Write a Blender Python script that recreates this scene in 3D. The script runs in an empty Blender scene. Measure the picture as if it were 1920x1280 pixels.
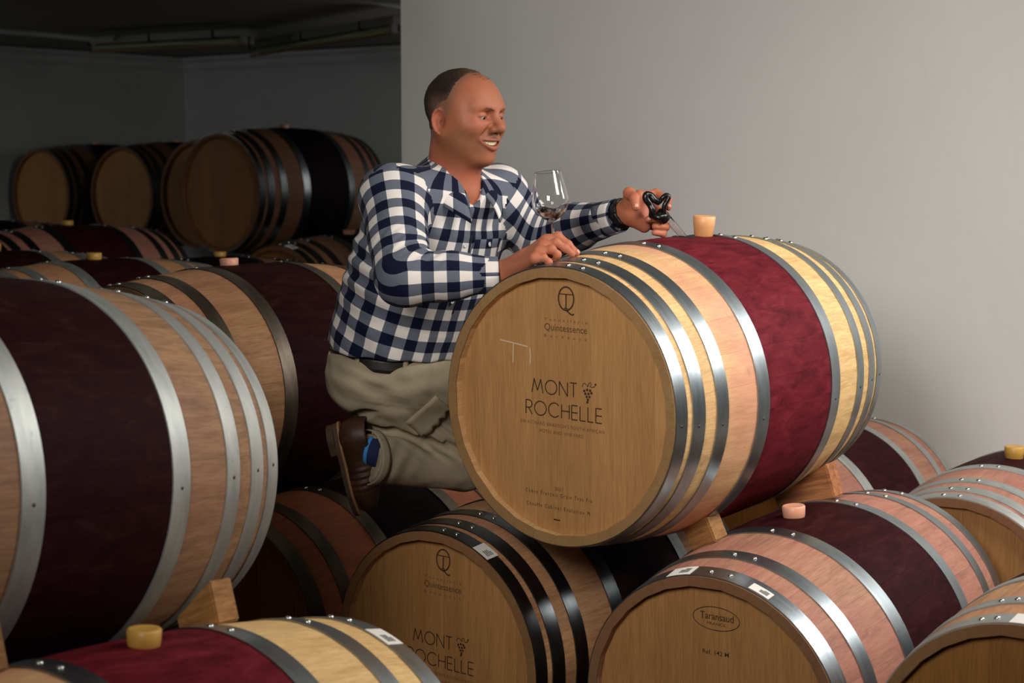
import bpy, bmesh, math, random
import numpy as np
from mathutils import Matrix, Vector, Euler

# ----------------------------------------------------------------- camera
scene = bpy.context.scene
COL = scene.collection
R = math.radians
CAM_Z = 1.62
PITCH = 5.8
FPX = 3200.0
cam_d = bpy.data.cameras.new('camera')
cam = bpy.data.objects.new('camera', cam_d)
COL.objects.link(cam)
cam.location = (0, 0, CAM_Z)
cam.rotation_euler = (R(90 - PITCH), 0, 0)
cam_d.sensor_width = 36.0
cam_d.lens = FPX / 1920 * 36
cam_d.clip_end = 60
cam_d.dof.use_dof = True
cam_d.dof.focus_distance = 3.95
cam_d.dof.aperture_fstop = 5.0
scene.camera = cam

# ----------------------------------------------------------------- world + lights + exposure
world = bpy.data.worlds.new('cellar_ambient')
scene.world = world
world.use_nodes = True
world.node_tree.nodes['Background'].inputs[0].default_value = (0.80, 0.88, 1.0, 1)
world.node_tree.nodes['Background'].inputs[1].default_value = 0.003
vs = scene.view_settings
vs.view_transform = 'Standard'
vs.look = 'None'
vs.exposure = -0.62
vs.gamma = 1.0
vs.use_curve_mapping = False


def area_light(name, loc, target, power, size, size_y, color, spread=180):
    d = bpy.data.lights.new(name, 'AREA')
    d.shape = 'RECTANGLE'
    d.size = size
    d.size_y = size_y
    d.energy = power
    d.color = color
    d.spread = R(spread)
    o = bpy.data.objects.new(name, d)
    COL.objects.link(o)
    o.location = loc
    o.rotation_euler = (Vector(target) - Vector(loc)).to_track_quat('-Z', 'Y').to_euler()
    return o


area_light('key_softbox', (1.8, 2.7, 2.95), (0.6, 4.4, 1.2), 50, 0.9, 0.9, (1.0, 0.96, 0.90), 140)
area_light('fill_softbox', (-0.65, 0.7, 2.35), (0.7, 4.7, 1.15), 16, 0.9, 0.9, (1.0, 0.97, 0.93), 62)
area_light('side_softbox', (3.0, 4.05, 2.45), (0.4, 4.0, 1.2), 32, 0.55, 0.8, (1.0, 0.98, 0.96), 120)
area_light('far_room_fill', (0.668, 9.128, 1.95), (-3.314, 11.99, 1.95), 8, 0.8, 0.8, (1.0, 0.99, 0.97))   # added lamp that brightens the far room's walls; no window stands here

area_light('left_window_daylight', (-6.0, 7.6, 2.1), (-6.9, 11.0, 1.75), 34, 0.8, 0.8, (0.96, 0.98, 1.0))  # lamp for an unseen window off to the left, no doorway is built

# ----------------------------------------------------------------- frames
YAW = R(38.05)
AX = Vector((math.sin(YAW), math.cos(YAW), 0))     # barrel axis, into the cellar
AC = Vector((math.cos(YAW), -math.sin(YAW), 0))    # across the rows


def room(al, ac, z=0.0):
    p = AX * al + AC * ac
    return Vector((p.x, p.y, z))


def at(px, py, d):
    """point that stands d metres deep along the optical axis (pixel of the 1920x1280 frame)"""
    p = R(PITCH)
    xc = (px - 960) / FPX * d
    yc = -(py - 640) / FPX * d
    return Vector((xc, d * math.cos(p) + yc * math.sin(p), CAM_Z - d * math.sin(p) + yc * math.cos(p)))


# ----------------------------------------------------------------- helpers
def tag(o, label=None, cat=None, group=None, kind=None):
    if label: o['label'] = label
    if cat: o['category'] = cat
    if group: o['group'] = group
    if kind: o['kind'] = kind
    return o


def obj(name, me, mat=None, parent=None):
    o = bpy.data.objects.new(name, me)
    COL.objects.link(o)
    if mat is not None and me is not None and len(me.materials) == 0:
        me.materials.append(mat)
    if parent is not None:
        o.parent = parent
    return o


def empty(name, loc, rot=(0, 0, 0)):
    o = bpy.data.objects.new(name, None)
    COL.objects.link(o)
    o.location = loc
    o.rotation_euler = rot
    o.empty_display_size = 0.1
    return o


def mesh_py(name, v, f, smooth=True):
    me = bpy.data.meshes.new(name)
    me.from_pydata([tuple(x) for x in v], [], [tuple(x) for x in f])
    if smooth:
        me.polygons.foreach_set('use_smooth', [True] * len(me.polygons))
    me.update()
    return me


def mesh_np(name, V, Q):
    me = bpy.data.meshes.new(name)
    n = len(Q)
    k = Q.shape[1]
    me.vertices.add(len(V))
    me.vertices.foreach_set('co', np.ascontiguousarray(V, dtype=np.float32).ravel())
    me.loops.add(n * k)
    me.loops.foreach_set('vertex_index', np.ascontiguousarray(Q, dtype=np.int32).ravel())
    me.polygons.add(n)
    me.polygons.foreach_set('loop_start', np.arange(0, n * k, k, dtype=np.int32))
    me.polygons.foreach_set('use_smooth', np.ones(n, dtype=bool))
    me.update(calc_edges=True)
    me.validate()
    return me


def box_mesh(name, sx, sy, sz, bevel=0.0, z0=0.0):
    bm = bmesh.new()
    bmesh.ops.create_cube(bm, size=1)
    for v in bm.verts:
        v.co = Vector((v.co.x * sx, v.co.y * sy, v.co.z * sz + z0))
    if bevel > 0:
        bmesh.ops.bevel(bm, geom=bm.edges[:], offset=bevel, segments=2, affect='EDGES', profile=0.6)
    me = bpy.data.meshes.new(name)
    bm.to_mesh(me)
    bm.free()
    return me


def lathe(name, prof, n=40, axis='z', smooth=True, close=False):
    v, f = [], []
    m = len(prof)
    for i in range(n):
        a = 2 * math.pi * i / n
        for (r, z) in prof:
            v.append((r * math.cos(a), r * math.sin(a), z))
    for i in range(n):
        j = (i + 1) % n
        for k in range(m - 1 if not close else m):
            k2 = (k + 1) % m
            f.append((i * m + k, j * m + k, j * m + k2, i * m + k2))
    me = mesh_py(name, v, f, smooth)
    bm = bmesh.new()
    bm.from_mesh(me)
    bmesh.ops.remove_doubles(bm, verts=bm.verts, dist=1e-6)
    bm.to_mesh(me)
    bm.free()
    return me


def tube_mesh(name, pts, radii, n=12, cap=True):
    pts = [Vector(p) for p in pts]
    if not isinstance(radii, (list, tuple)):
        radii = [radii] * len(pts)
    v, f = [], []
    up = None
    for i, p in enumerate(pts):
        t = (pts[min(i + 1, len(pts) - 1)] - pts[max(i - 1, 0)]).normalized()
        if up is None:
            up = t.orthogonal().normalized()
        up = (up - t * up.dot(t)).normalized()
        s = t.cross(up)
        for k in range(n):
            a = 2 * math.pi * k / n
            v.append(p + (up * math.cos(a) + s * math.sin(a)) * radii[i])
    for i in range(len(pts) - 1):
        for k in range(n):
            k2 = (k + 1) % n
            f.append((i * n + k, i * n + k2, (i + 1) * n + k2, (i + 1) * n + k))
    if cap:
        f.append(tuple(range(n - 1, -1, -1)))
        f.append(tuple(range((len(pts) - 1) * n, len(pts) * n)))
    return mesh_py(name, v, f)


# ----------------------------------------------------------------- materials
class NT:
    def __init__(self, name):
        self.m = bpy.data.materials.new(name)
        self.m.use_nodes = True
        self.t = self.m.node_tree
        self.b = self.t.nodes['Principled BSDF']

    def n(self, typ, **kw):
        nd = self.t.nodes.new(typ)
        for k, v in kw.items():
            if k.startswith('i_'):
                key = k[2:]
                key = int(key) if key.isdigit() else key.replace('_', ' ')
                nd.inputs[key].default_value = v
            else:
                setattr(nd, k, v)
        return nd

    def l(self, a, b):
        self.t.links.new(a, b)

    def set(self, **kw):
        for k, v in kw.items():
            self.b.inputs[k.replace('_', ' ')].default_value = v
        return self

    def math(self, op, a, b=None, clamp=False):
        nd = self.t.nodes.new('ShaderNodeMath')
        nd.operation = op
        nd.use_clamp = clamp
        for i, x in enumerate((a, b)):
            if x is None: continue
            if isinstance(x, (int, float)): nd.inputs[i].default_value = x
            else: self.l(x, nd.inputs[i])
        return nd.outputs[0]

    def mix(self, fac, a, b, blend='MIX'):
        nd = self.t.nodes.new('ShaderNodeMix')
        nd.data_type = 'RGBA'
        nd.blend_type = blend
        for sock, x in ((nd.inputs[0], fac), (nd.inputs[6], a), (nd.inputs[7], b)):
            if isinstance(x, (int, float)): sock.default_value = x
            elif isinstance(x, tuple): sock.default_value = (*x[:3], 1)
            else: self.l(x, sock)
        return nd.outputs[2]

    def ramp(self, fac, stops, interp='LINEAR'):
        nd = self.t.nodes.new('ShaderNodeValToRGB')
        cr = nd.color_ramp
        cr.interpolation = interp
        while len(cr.elements) < len(stops): cr.elements.new(0.5)
        for e, (p, c) in zip(cr.elements, stops):
            e.position = p
            e.color = (*c, 1) if len(c) == 3 else c
        self.l(fac, nd.inputs[0])
        return nd.outputs[0]

    def noise(self, vec, scale, detail=4, rough=0.55, dist=0.0):
        nd = self.n('ShaderNodeTexNoise')
        nd.inputs['Scale'].default_value = scale
        nd.inputs['Detail'].default_value = detail
        nd.inputs['Roughness'].default_value = rough
        nd.inputs['Distortion'].default_value = dist
        if vec is not None: self.l(vec, nd.inputs['Vector'])
        return nd.outputs[0]

    def mapping(self, vec, scale=(1, 1, 1), loc=None):
        nd = self.n('ShaderNodeMapping')
        nd.inputs['Scale'].default_value = scale
        self.l(vec, nd.inputs['Vector'])
        if loc is not None: self.l(loc, nd.inputs['Location'])
        return nd.outputs[0]

    def bump(self, h, strength=0.2, dist=0.002):
        nd = self.n('ShaderNodeBump')
        nd.inputs['Strength'].default_value = strength
        nd.inputs['Distance'].default_value = dist
        self.l(h, nd.inputs['Height'])
        self.l(nd.outputs[0], self.b.inputs['Normal'])

    def color(self, c):
        self.l(c, self.b.inputs['Base Color'])

    def rough(self, r):
        self.l(r, self.b.inputs['Roughness'])


def sr(r, g, b):
    f = lambda c: ((c / 255 + 0.055) / 1.055) ** 2.4 if c > 10 else c / 255 / 12.92
    return (f(r), f(g), f(b))


def mat_plain(name, col, rough=0.5, metal=0.0, noise_amt=0.0, noise_scale=60, bump=0.0, **kw):
    t = NT(name)
    t.set(Roughness=rough, Metallic=metal, **kw)
    if noise_amt or bump:
        tc = t.n('ShaderNodeTexCoord').outputs['Object']
        nz = t.noise(tc, noise_scale, 5)
        lo = tuple(c * (1 - noise_amt) for c in col)
        hi = tuple(min(1, c * (1 + noise_amt)) for c in col)
        t.color(t.ramp(nz, [(0.3, lo), (0.7, hi)]))
        if bump: t.bump(nz, bump, 0.002)
    else:
        t.b.inputs['Base Color'].default_value = (*col, 1)
    return t.m


def mat_wall(name, c1, c2):
    t = NT(name)
    pos = t.n('ShaderNodeNewGeometry').outputs['Position']
    big = t.noise(pos, 1.3, 4, 0.6)
    t.color(t.ramp(big, [(0.3, c1), (0.7, c2)]))
    t.set(Roughness=0.75)
    a = t.noise(pos, 9, 6, 0.6)
    b = t.noise(t.mapping(pos, (14, 14, 3)), 3, 4)
    t.bump(t.math('ADD', a, t.math('MULTIPLY', b, 0.3)), 0.12, 0.012)
    return t.m


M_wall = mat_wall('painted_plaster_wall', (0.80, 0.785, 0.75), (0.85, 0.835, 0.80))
M_wall2 = mat_wall('shade_toned_plaster', (0.46, 0.46, 0.45), (0.52, 0.52, 0.51))  # same wall plaster, with the far room's shade put into a darker tone


def mat_ceiling():
    t = NT('ceiling_boards')
    pos = t.n('ShaderNodeNewGeometry').outputs['Position']
    w = t.n('ShaderNodeTexWave')
    w.inputs['Scale'].default_value = 3.0
    vr = t.n('ShaderNodeVectorRotate')
    vr.rotation_type = 'Z_AXIS'
    vr.inputs['Angle'].default_value = R(52)
    t.l(pos, vr.inputs['Vector'])
    t.l(vr.outputs[0], w.inputs['Vector'])
    t.color(t.ramp(w.outputs[1], [(0.0, (0.10, 0.10, 0.09)), (0.12, (0.22, 0.21, 0.195)), (1, (0.24, 0.23, 0.21))]))
    t.set(Roughness=0.8)
    t.bump(w.outputs[1], 0.3, 0.004)
    return t.m


HLN = 0.9555 / 2


def mat_stave(name, light, dark, pink, pink_amt, burg, band=0.150, age=0.0, front_only=False):
    t = NT(name)
    tc = t.n('ShaderNodeTexCoord').outputs['Object']
    pos = t.n('ShaderNodeNewGeometry').outputs['Position']
    rnd = t.n('ShaderNodeObjectInfo').outputs['Random']
    off = t.n('ShaderNodeCombineXYZ')
    t.l(t.math('MULTIPLY', rnd, 37.0), off.inputs[0])
    t.l(t.math('MULTIPLY', rnd, 11.0), off.inputs[1])
    gv = t.mapping(tc, (55, 4.0, 55), off.outputs[0])
    grain = t.noise(gv, 1.0, 6, 0.62, 0.6)
    fine = t.noise(t.mapping(tc, (260, 14, 260), off.outputs[0]), 1.0, 3, 0.6)
    wood = t.ramp(grain, [(0.25, dark), (0.5, tuple((a + b) / 2 for a, b in zip(light, dark))), (0.72, light)])
    wood = t.mix(t.math('MULTIPLY', rnd, 0.30), wood, tuple(c * 0.72 for c in dark))
    wood = t.mix(0.28, wood, t.ramp(fine, [(0.35, tuple(c * .55 for c in dark)), (0.6, light)]))
    st = t.noise(pos, 4.5, 4, 0.6, 0.4)
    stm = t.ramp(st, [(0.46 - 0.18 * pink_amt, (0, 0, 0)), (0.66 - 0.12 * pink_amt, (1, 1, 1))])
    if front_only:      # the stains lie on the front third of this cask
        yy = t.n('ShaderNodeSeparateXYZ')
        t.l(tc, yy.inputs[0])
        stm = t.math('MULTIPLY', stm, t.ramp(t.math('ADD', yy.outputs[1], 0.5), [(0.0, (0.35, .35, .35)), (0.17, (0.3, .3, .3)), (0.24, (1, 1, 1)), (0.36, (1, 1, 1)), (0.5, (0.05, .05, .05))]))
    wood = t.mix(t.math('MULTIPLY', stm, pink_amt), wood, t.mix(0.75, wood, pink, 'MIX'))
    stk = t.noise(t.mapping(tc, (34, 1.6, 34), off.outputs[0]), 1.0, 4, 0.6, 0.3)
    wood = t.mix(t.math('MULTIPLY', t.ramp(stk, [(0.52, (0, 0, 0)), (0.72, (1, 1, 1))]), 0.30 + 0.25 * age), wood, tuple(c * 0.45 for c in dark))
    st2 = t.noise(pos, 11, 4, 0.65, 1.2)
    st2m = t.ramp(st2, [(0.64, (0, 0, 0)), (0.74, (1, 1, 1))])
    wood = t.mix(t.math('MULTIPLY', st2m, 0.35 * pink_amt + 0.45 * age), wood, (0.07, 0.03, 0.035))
    # wine-washed belly band
    y = t.n('ShaderNodeSeparateXYZ')
    t.l(tc, y.inputs[0])
    ay = t.math('ABSOLUTE', y.outputs[1])
    msk = t.math('LESS_THAN', ay, band)
    b1 = t.noise(t.mapping(tc, (26, 9, 26), off.outputs[0]), 1.0, 6, 0.65, 1.0)
    bg = t.ramp(b1, [(0.28, tuple(c * 0.42 for c in burg)), (0.55, burg), (0.8, tuple(c * 1.35 + 0.008 for c in burg))])
    vor = t.noise(t.mapping(tc, (60, 14, 60), off.outputs[0]), 1.0, 3, 0.7, 2.5)
    bg = t.mix(t.math('MULTIPLY', t.ramp(vor, [(0.60, (0, 0, 0)), (0.68, (1, 1, 1))]), 0.16), bg, tuple(min(1, c * 2.0 + 0.015) for c in burg))
    wood = t.mix(t.math('MULTIPLY', t.math('GREATER_THAN', ay, HLN - 0.004), 0.75), wood, sr(108, 76, 42))
    t.color(t.mix(msk, wood, bg))
    t.rough(t.math('ADD', t.math('MULTIPLY', msk, 0.04), 0.62))
    t.l(t.math('ADD', t.math('MULTIPLY', msk, -0.22), 0.28), t.b.inputs['Specular IOR Level'])
    t.bump(t.math('ADD', grain, t.math('MULTIPLY', fine, 0.5)), 0.25, 0.0012)
    return t.m


def mat_head(name, light, dark, stain=0.3):
    t = NT(name)
    tc = t.n('ShaderNodeTexCoord').outputs['Object']
    rnd = t.n('ShaderNodeObjectInfo').outputs['Random']
    off = t.n('ShaderNodeCombineXYZ')
    t.l(t.math('MULTIPLY', rnd, 23.0), off.inputs[0])
    t.l(t.math('MULTIPLY', rnd, 7.0), off.inputs[2])
    grain = t.noise(t.mapping(tc, (60, 60, 3.2), off.outputs[0]), 1.0, 6, 0.6, 0.8)
    fine = t.noise(t.mapping(tc, (330, 330, 16), off.outputs[0]), 1.0, 3, 0.6)
    mid = tuple((a + b) / 2 for a, b in zip(light, dark))
    wood = t.ramp(grain, [(0.22, dark), (0.5, mid), (0.75, light)])
    wood = t.mix(t.ramp(rnd, [(0, (0.0, 0, 0)), (1, (0.5, .5, .5))]), wood, tuple(c * 0.82 for c in dark))
    wood = t.mix(0.25, wood, t.ramp(fine, [(0.35, tuple(c * .6 for c in dark)), (0.62, light)]))
    st = t.noise(t.mapping(t.n('ShaderNodeNewGeometry').outputs['Position'], (22, 22, 9)), 1.0, 3, 0.5)
    wood = t.mix(t.math('MULTIPLY', t.ramp(st, [(0.66, (0, 0, 0)), (0.76, (1, 1, 1))]), stain), wood, (0.22, 0.06, 0.055))
    t.color(wood)
    t.set(Roughness=0.58, **{'Specular_IOR_Level': 0.3})
    t.bump(t.math('ADD', grain, t.math('MULTIPLY', fine, 0.6)), 0.22, 0.001)
    return t.m


def mat_hoop(name, c1, c2, rough=0.36, metal=1.0, blotch=0.4):
    t = NT(name)
    tc = t.n('ShaderNodeTexCoord').outputs['Object']
    n1 = t.noise(t.mapping(tc, (9, 30, 9)), 1.0, 5, 0.6)
    n2 = t.noise(t.mapping(tc, (6, 420, 6)), 1.0, 3, 0.5)
    n3 = t.noise(tc, 45, 5, 0.7)
    c = t.ramp(n1, [(0.3, c1), (0.7, c2)])
    c = t.mix(t.math('MULTIPLY', t.ramp(n3, [(0.6, (0, 0, 0)), (0.72, (1, 1, 1))]), blotch), c, tuple(x * 0.45 for x in c1))
    t.color(c)
    t.set(Metallic=metal)
    t.rough(t.math('ADD', t.math('MULTIPLY', n2, 0.16), rough - 0.06))
    t.bump(n2, 0.10, 0.0008)
    return t.m


OAK_L, OAK_D = sr(240, 204, 142), sr(208, 164, 104)
BURG = sr(104, 22, 38)
PINK = sr(206, 132, 118)
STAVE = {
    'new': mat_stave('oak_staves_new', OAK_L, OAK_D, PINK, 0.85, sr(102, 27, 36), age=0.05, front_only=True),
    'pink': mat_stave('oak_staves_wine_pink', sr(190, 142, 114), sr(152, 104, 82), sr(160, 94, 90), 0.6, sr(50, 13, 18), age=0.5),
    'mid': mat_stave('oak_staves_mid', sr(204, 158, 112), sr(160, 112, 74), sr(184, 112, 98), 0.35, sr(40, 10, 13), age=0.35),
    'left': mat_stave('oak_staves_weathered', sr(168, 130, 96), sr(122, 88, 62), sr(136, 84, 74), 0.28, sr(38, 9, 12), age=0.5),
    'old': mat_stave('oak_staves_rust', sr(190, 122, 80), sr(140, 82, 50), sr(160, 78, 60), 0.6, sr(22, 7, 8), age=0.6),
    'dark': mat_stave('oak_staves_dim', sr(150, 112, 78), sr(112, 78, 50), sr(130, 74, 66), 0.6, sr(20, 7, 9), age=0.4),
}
HEAD = {
    'new': mat_head('oak_head_new', sr(194, 146, 92), sr(158, 113, 66), 0.30),
    'mid': mat_head('oak_head_mid', sr(186, 138, 84), sr(150, 104, 58), 0.12),
    'old': mat_head('oak_head_old', sr(168, 116, 56), sr(126, 82, 38), 0.45),
}
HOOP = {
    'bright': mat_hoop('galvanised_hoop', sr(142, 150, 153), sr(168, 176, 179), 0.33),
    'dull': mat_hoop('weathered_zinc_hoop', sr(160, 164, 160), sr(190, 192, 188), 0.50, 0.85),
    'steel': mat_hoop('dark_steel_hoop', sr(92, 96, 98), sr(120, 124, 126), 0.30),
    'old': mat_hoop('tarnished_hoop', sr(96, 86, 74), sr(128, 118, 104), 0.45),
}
M_rivet = mat_plain('rivet_metal', sr(205, 205, 200), 0.25, 1.0)
M_nail = mat_plain('nail_dark', sr(80, 72, 66), 0.5, 0.8)
M_chime = STAVE
M_burn = mat_plain('burnt_lettering', sr(58, 32, 16), 0.8)
M_burn_m = mat_plain('burnt_lettering_mid', sr(90, 58, 33), 0.8)
M_burn_l = mat_plain('burnt_lettering_faint', sr(104, 68, 40), 0.8)
M_chalk = mat_plain('chalk', sr(205, 180, 150), 0.9)
M_paper = mat_plain('paper_label', sr(228, 222, 214), 0.7)
M_ink = mat_plain('label_ink', sr(110, 108, 106), 0.8)
M_hole = mat_plain('bung_hole_dark', sr(18, 8, 8), 0.9)


def mat_silicone(name, col):
    t = NT(name)
    t.b.inputs['Base Color'].default_value = (*col, 1)
    t.set(Roughness=0.42)
    t.b.inputs['Subsurface Weight'].default_value = 0.25
    t.b.inputs['Subsurface Radius'].default_value = (0.01, 0.005, 0.003)
    t.b.inputs['Subsurface Scale'].default_value = 0.5
    return t.m


M_sil_peach = mat_silicone('silicone_peach', sr(226, 166, 112))
M_sil_pink = mat_silicone('silicone_pink', sr(224, 160, 130))
M_sil_amber = mat_silicone('silicone_amber', sr(198, 152, 72))


def mat_block(name, c1, c2, sc=(18, 18, 90)):
    t = NT(name)
    tc = t.n('ShaderNodeTexCoord').outputs['Object']
    g = t.noise(t.mapping(tc, sc), 1.0, 6, 0.65, 0.7)
    t.color(t.ramp(g, [(0.3, c1), (0.7, c2)]))
    t.set(Roughness=0.75)
    t.bump(g, 0.5, 0.003)
    return t.m


M_block = mat_block('wedge_wood_brown', sr(104, 66, 28), sr(168, 118, 62))
M_plank = mat_block('wedge_wood_red', sr(108, 58, 30), sr(186, 120, 70), (6, 90, 90))
M_beam = mat_block('rail_wood', sr(70, 50, 34), sr(112, 84, 58))

# ----------------------------------------------------------------- the room
ceil_low, ceil_high = CAM_Z + 0.83, 3.75


def quad_box(name, corners, z0, z1, mat):
    """solid prism over a plan polygon (list of xy)"""
    n = len(corners)
    v = [(c.x, c.y, z0) for c in corners] + [(c.x, c.y, z1) for c in corners]
    f = [tuple(range(n - 1, -1, -1)), tuple(range(n, 2 * n))]
    for i in range(n):
        j = (i + 1) % n
        f.append((i, j, n + j, n + i))
    return obj(name, mesh_py(name, v, f, False), mat)


def slab(name, al0, al1, ac0, ac1, z0, z1, mat):
    c = [room(al0, ac0), room(al0, ac1), room(al1, ac1), room(al1, ac0)]
    return tag(quad_box(name, c, z0, z1, mat), kind='structure')


M_floor = mat_plain('concrete_floor', sr(44, 41, 38), 0.85, 0, 0.2, 5, 0.3)
M_ceil = mat_ceiling()
WALL_AL, EDGE_AC, BACK_AL, LEFT_AC = 5.36, -4.78, 8.75, -10.0
slab('floor', -3.0, BACK_AL + 0.3, LEFT_AC - 0.3, 3.2, -0.12, 0.0, M_floor)
w = slab('wall_right', WALL_AL, WALL_AL + 0.3, EDGE_AC, 3.2, 0.0, ceil_high, M_wall)
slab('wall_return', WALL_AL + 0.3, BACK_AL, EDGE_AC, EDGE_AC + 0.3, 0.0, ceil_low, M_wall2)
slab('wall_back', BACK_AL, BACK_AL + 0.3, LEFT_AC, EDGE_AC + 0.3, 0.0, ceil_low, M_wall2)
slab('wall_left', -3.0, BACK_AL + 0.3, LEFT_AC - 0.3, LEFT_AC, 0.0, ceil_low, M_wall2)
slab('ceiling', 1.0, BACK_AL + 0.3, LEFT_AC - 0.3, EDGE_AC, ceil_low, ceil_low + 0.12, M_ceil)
slab('wall_lintel', 1.0, WALL_AL, EDGE_AC, EDGE_AC + 0.15, ceil_low, ceil_high, M_wall)
slab('ceiling_front', 0.5, WALL_AL, EDGE_AC + 0.15, 3.2, ceil_high, ceil_high + 0.12, M_ceil)


def cornice(name, al0, al1, ac0, ac1, n):
    """stepped moulding swept between two plan points; n points into the room"""
    prof = [(0.0, 0.0), (0.012, 0.0), (0.018, 0.018), (0.05, 0.05), (0.062, 0.085), (0.10, 0.105), (0.10, 0.125), (0.0, 0.125)]
    a, b = room(al0, ac0), room(al1, ac1)
    zb = CAM_Z + 0.695
    v, f = [], []
    for p in (a, b):
        for (o_, z) in prof:
            q = p + n * o_
            v.append((q.x, q.y, zb + z))
    m = len(prof)
    for k in range(m):
        k2 = (k + 1) % m
        f.append((k, k2, m + k2, m + k))
    f.append(tuple(range(m)))
    f.append(tuple(range(2 * m - 1, m - 1, -1)))
    return tag(obj(name, mesh_py(name, v, f, False), M_wall2), kind='structure')


cornice('trim_1', BACK_AL, BACK_AL, LEFT_AC, EDGE_AC, -AX)
cornice('trim_2', 2.0, BACK_AL, LEFT_AC, LEFT_AC, AC)
# ----------------------------------------------------------------- barrels
RH, RB, BL = 0.3065, 0.3448, 0.9555
HL = BL / 2


def rad(t):
    return RB - (RB - RH) * (abs(t) / HL) ** 2


rng = random.Random(7)
NST = 28
_w = [rng.uniform(0.8, 1.2) for _ in range(NST)]
_s = sum(_w)
STAVE_ANG = [2 * math.pi * x / _s for x in _w]


def make_stave_mesh(ang, i):
    N, A = 22, 4
    ts = [-HL + BL * k / N for k in range(N + 1)]
    g = 0.0004
    v, f = [], []
    row = A + 1 + 2
    for t in ts:
        r = rad(t)
        for k in range(A + 1):
            a = -ang / 2 + g + (ang - 2 * g) * k / A
            rr = r - (0.0005 if k in (0, A) else 0)
            v.append((rr * math.sin(a), t, rr * math.cos(a)))
        ri = r - (0.0205 if abs(t) > HL - 0.03 else 0.026)
        for a in (ang / 2 - g, -ang / 2 + g):
            v.append((ri * math.sin(a), t, ri * math.cos(a)))
    for j in range(N):
        for k in range(row):
            k2 = (k + 1) % row
            f.append((j * row + k, j * row + k2, (j + 1) * row + k2, (j + 1) * row + k))
    f.append(tuple(range(row - 1, -1, -1)))
    f.append(tuple(range(N * row, (N + 1) * row)))
    me = mesh_py('stave', v, f)
    bm = bmesh.new()
    bm.from_mesh(me)
    bmesh.ops.recalc_face_normals(bm, faces=bm.faces)
    for e in bm.edges:
        if len(e.link_faces) == 2 and e.calc_face_angle(0) > R(25):
            e.smooth = False
    bm.to_mesh(me)
    bm.free()
    return me


STAVE_SRC = [make_stave_mesh(a, i) for i, a in enumerate(STAVE_ANG)]
_stave_cache = {}


def stave_meshes(kind):
    if kind not in _stave_cache:
        out = []
        for m in STAVE_SRC:
            c = m.copy()
            c.materials.clear()
            c.materials.append(STAVE[kind])
            out.append(c)
        _stave_cache[kind] = out
    return _stave_cache[kind]


# head boards: strips of a disc, grain upright
def head_boards(widths):
    rin = 0.288
    xs = [-rin]
    tot = sum(widths)
    for w_ in widths:
        xs.append(xs[-1] + 2 * rin * w_ / tot)
    out = []
    for i in range(len(widths)):
        x0, x1 = xs[i] + 0.00008, xs[i + 1] - 0.00008
        nn = 7
        top, bot = [], []
        for k in range(nn):
            x = x0 + (x1 - x0) * k / (nn - 1)
            z = math.sqrt(max(0.0, rin * rin - x * x))
            top.append((x, z))
            bot.append((x, -z))
        poly = bot + top[::-1]
        # drop doubled corner points
        pl = []
        for p in poly:
            if not pl or abs(p[0] - pl[-1][0]) + abs(p[1] - pl[-1][1]) > 1e-5: pl.append(p)
        if abs(pl[0][0] - pl[-1][0]) + abs(pl[0][1] - pl[-1][1]) < 1e-5: pl.pop()
        n = len(pl)
        cxm = sum(p[0] for p in pl) / n
        bev = 0.0004
        v = [(cxm + (p[0] - cxm) * (1 - bev / max(0.01, (x1 - x0) / 2)), 0.0, p[1]) for p in pl]
        v += [(p[0], bev, p[1]) for p in pl]
        v += [(p[0], 0.02, p[1]) for p in pl]
        f = [tuple(range(n))]
        for L_ in range(2):
            for k in range(n):
                k2 = (k + 1) % n
                f.append((L_ * n + k, (L_ + 1) * n + k, (L_ + 1) * n + k2, L_ * n + k2))
        f.append(tuple(range(3 * n - 1, 2 * n - 1, -1)))
        out.append((v, f))
    return out


BOARD_SETS = [head_boards([0.7, 1, 1.15, 0.9, 1.05, 0.85, 0.34, 0.95, 0.6]),
              head_boards([0.8, 1.1, 0.9, 1.15, 0.8, 1.0, 1.1, 0.7])]
_board_cache = {}


def board_meshes(kind, k):
    if (kind, k) not in _board_cache:
        ms = []
        for v, f in BOARD_SETS[k]:
            me = mesh_py('head_board', v, f, False)
            me.materials.append(HEAD[kind])
            ms.append(me)
        _board_cache[(kind, k)] = ms
    return _board_cache[(kind, k)]


def ring_mesh(t0, t1, thick=0.0022, lift=0.0006, n=112):
    ts = [t0, (t0 + t1) / 2, t1]
    prof = [(rad(t) + lift + thick, t) for t in ts] + [(rad(t) + lift - 0.001, t) for t in ts[::-1]]
    # small rolled edges
    v, f = [], []
    m = len(prof)
    for i in range(n):
        a = 2 * math.pi * i / n
        for (r, t) in prof:
            v.append((r * math.sin(a), t, r * math.cos(a)))
    for i in range(n):
        j = (i + 1) % n
        for k in range(m):
            k2 = (k + 1) % m
            f.append((i * m + k, i * m + k2, j * m + k2, j * m + k))
    me = mesh_py('hoop', v, f)
    bm = bmesh.new()
    bm.from_mesh(me)
    bmesh.ops.recalc_face_normals(bm, faces=bm.faces)
    for e in bm.edges:
        if len(e.link_faces) == 2 and e.calc_face_angle(0) > R(35): e.smooth = False
    bm.to_mesh(me)
    bm.free()
    return me


HOOPS = {
    'A': [(-0.4745, -0.440), (-0.422, -0.382), (-0.342, -0.302), (-0.192, -0.146)],
    'B': [(-0.4745, -0.428), (-0.368, -0.326), (-0.192, -0.146)],
}
_hoop_cache = {}


def hoop_mesh(t0, t1, kind):
    key = (round(t0, 4), round(t1, 4), kind)
    if key not in _hoop_cache:
        me = ring_mesh(t0, t1)
        me.materials.append(HOOP[kind])
        _hoop_cache[key] = me
    return _hoop_cache[key]


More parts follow.
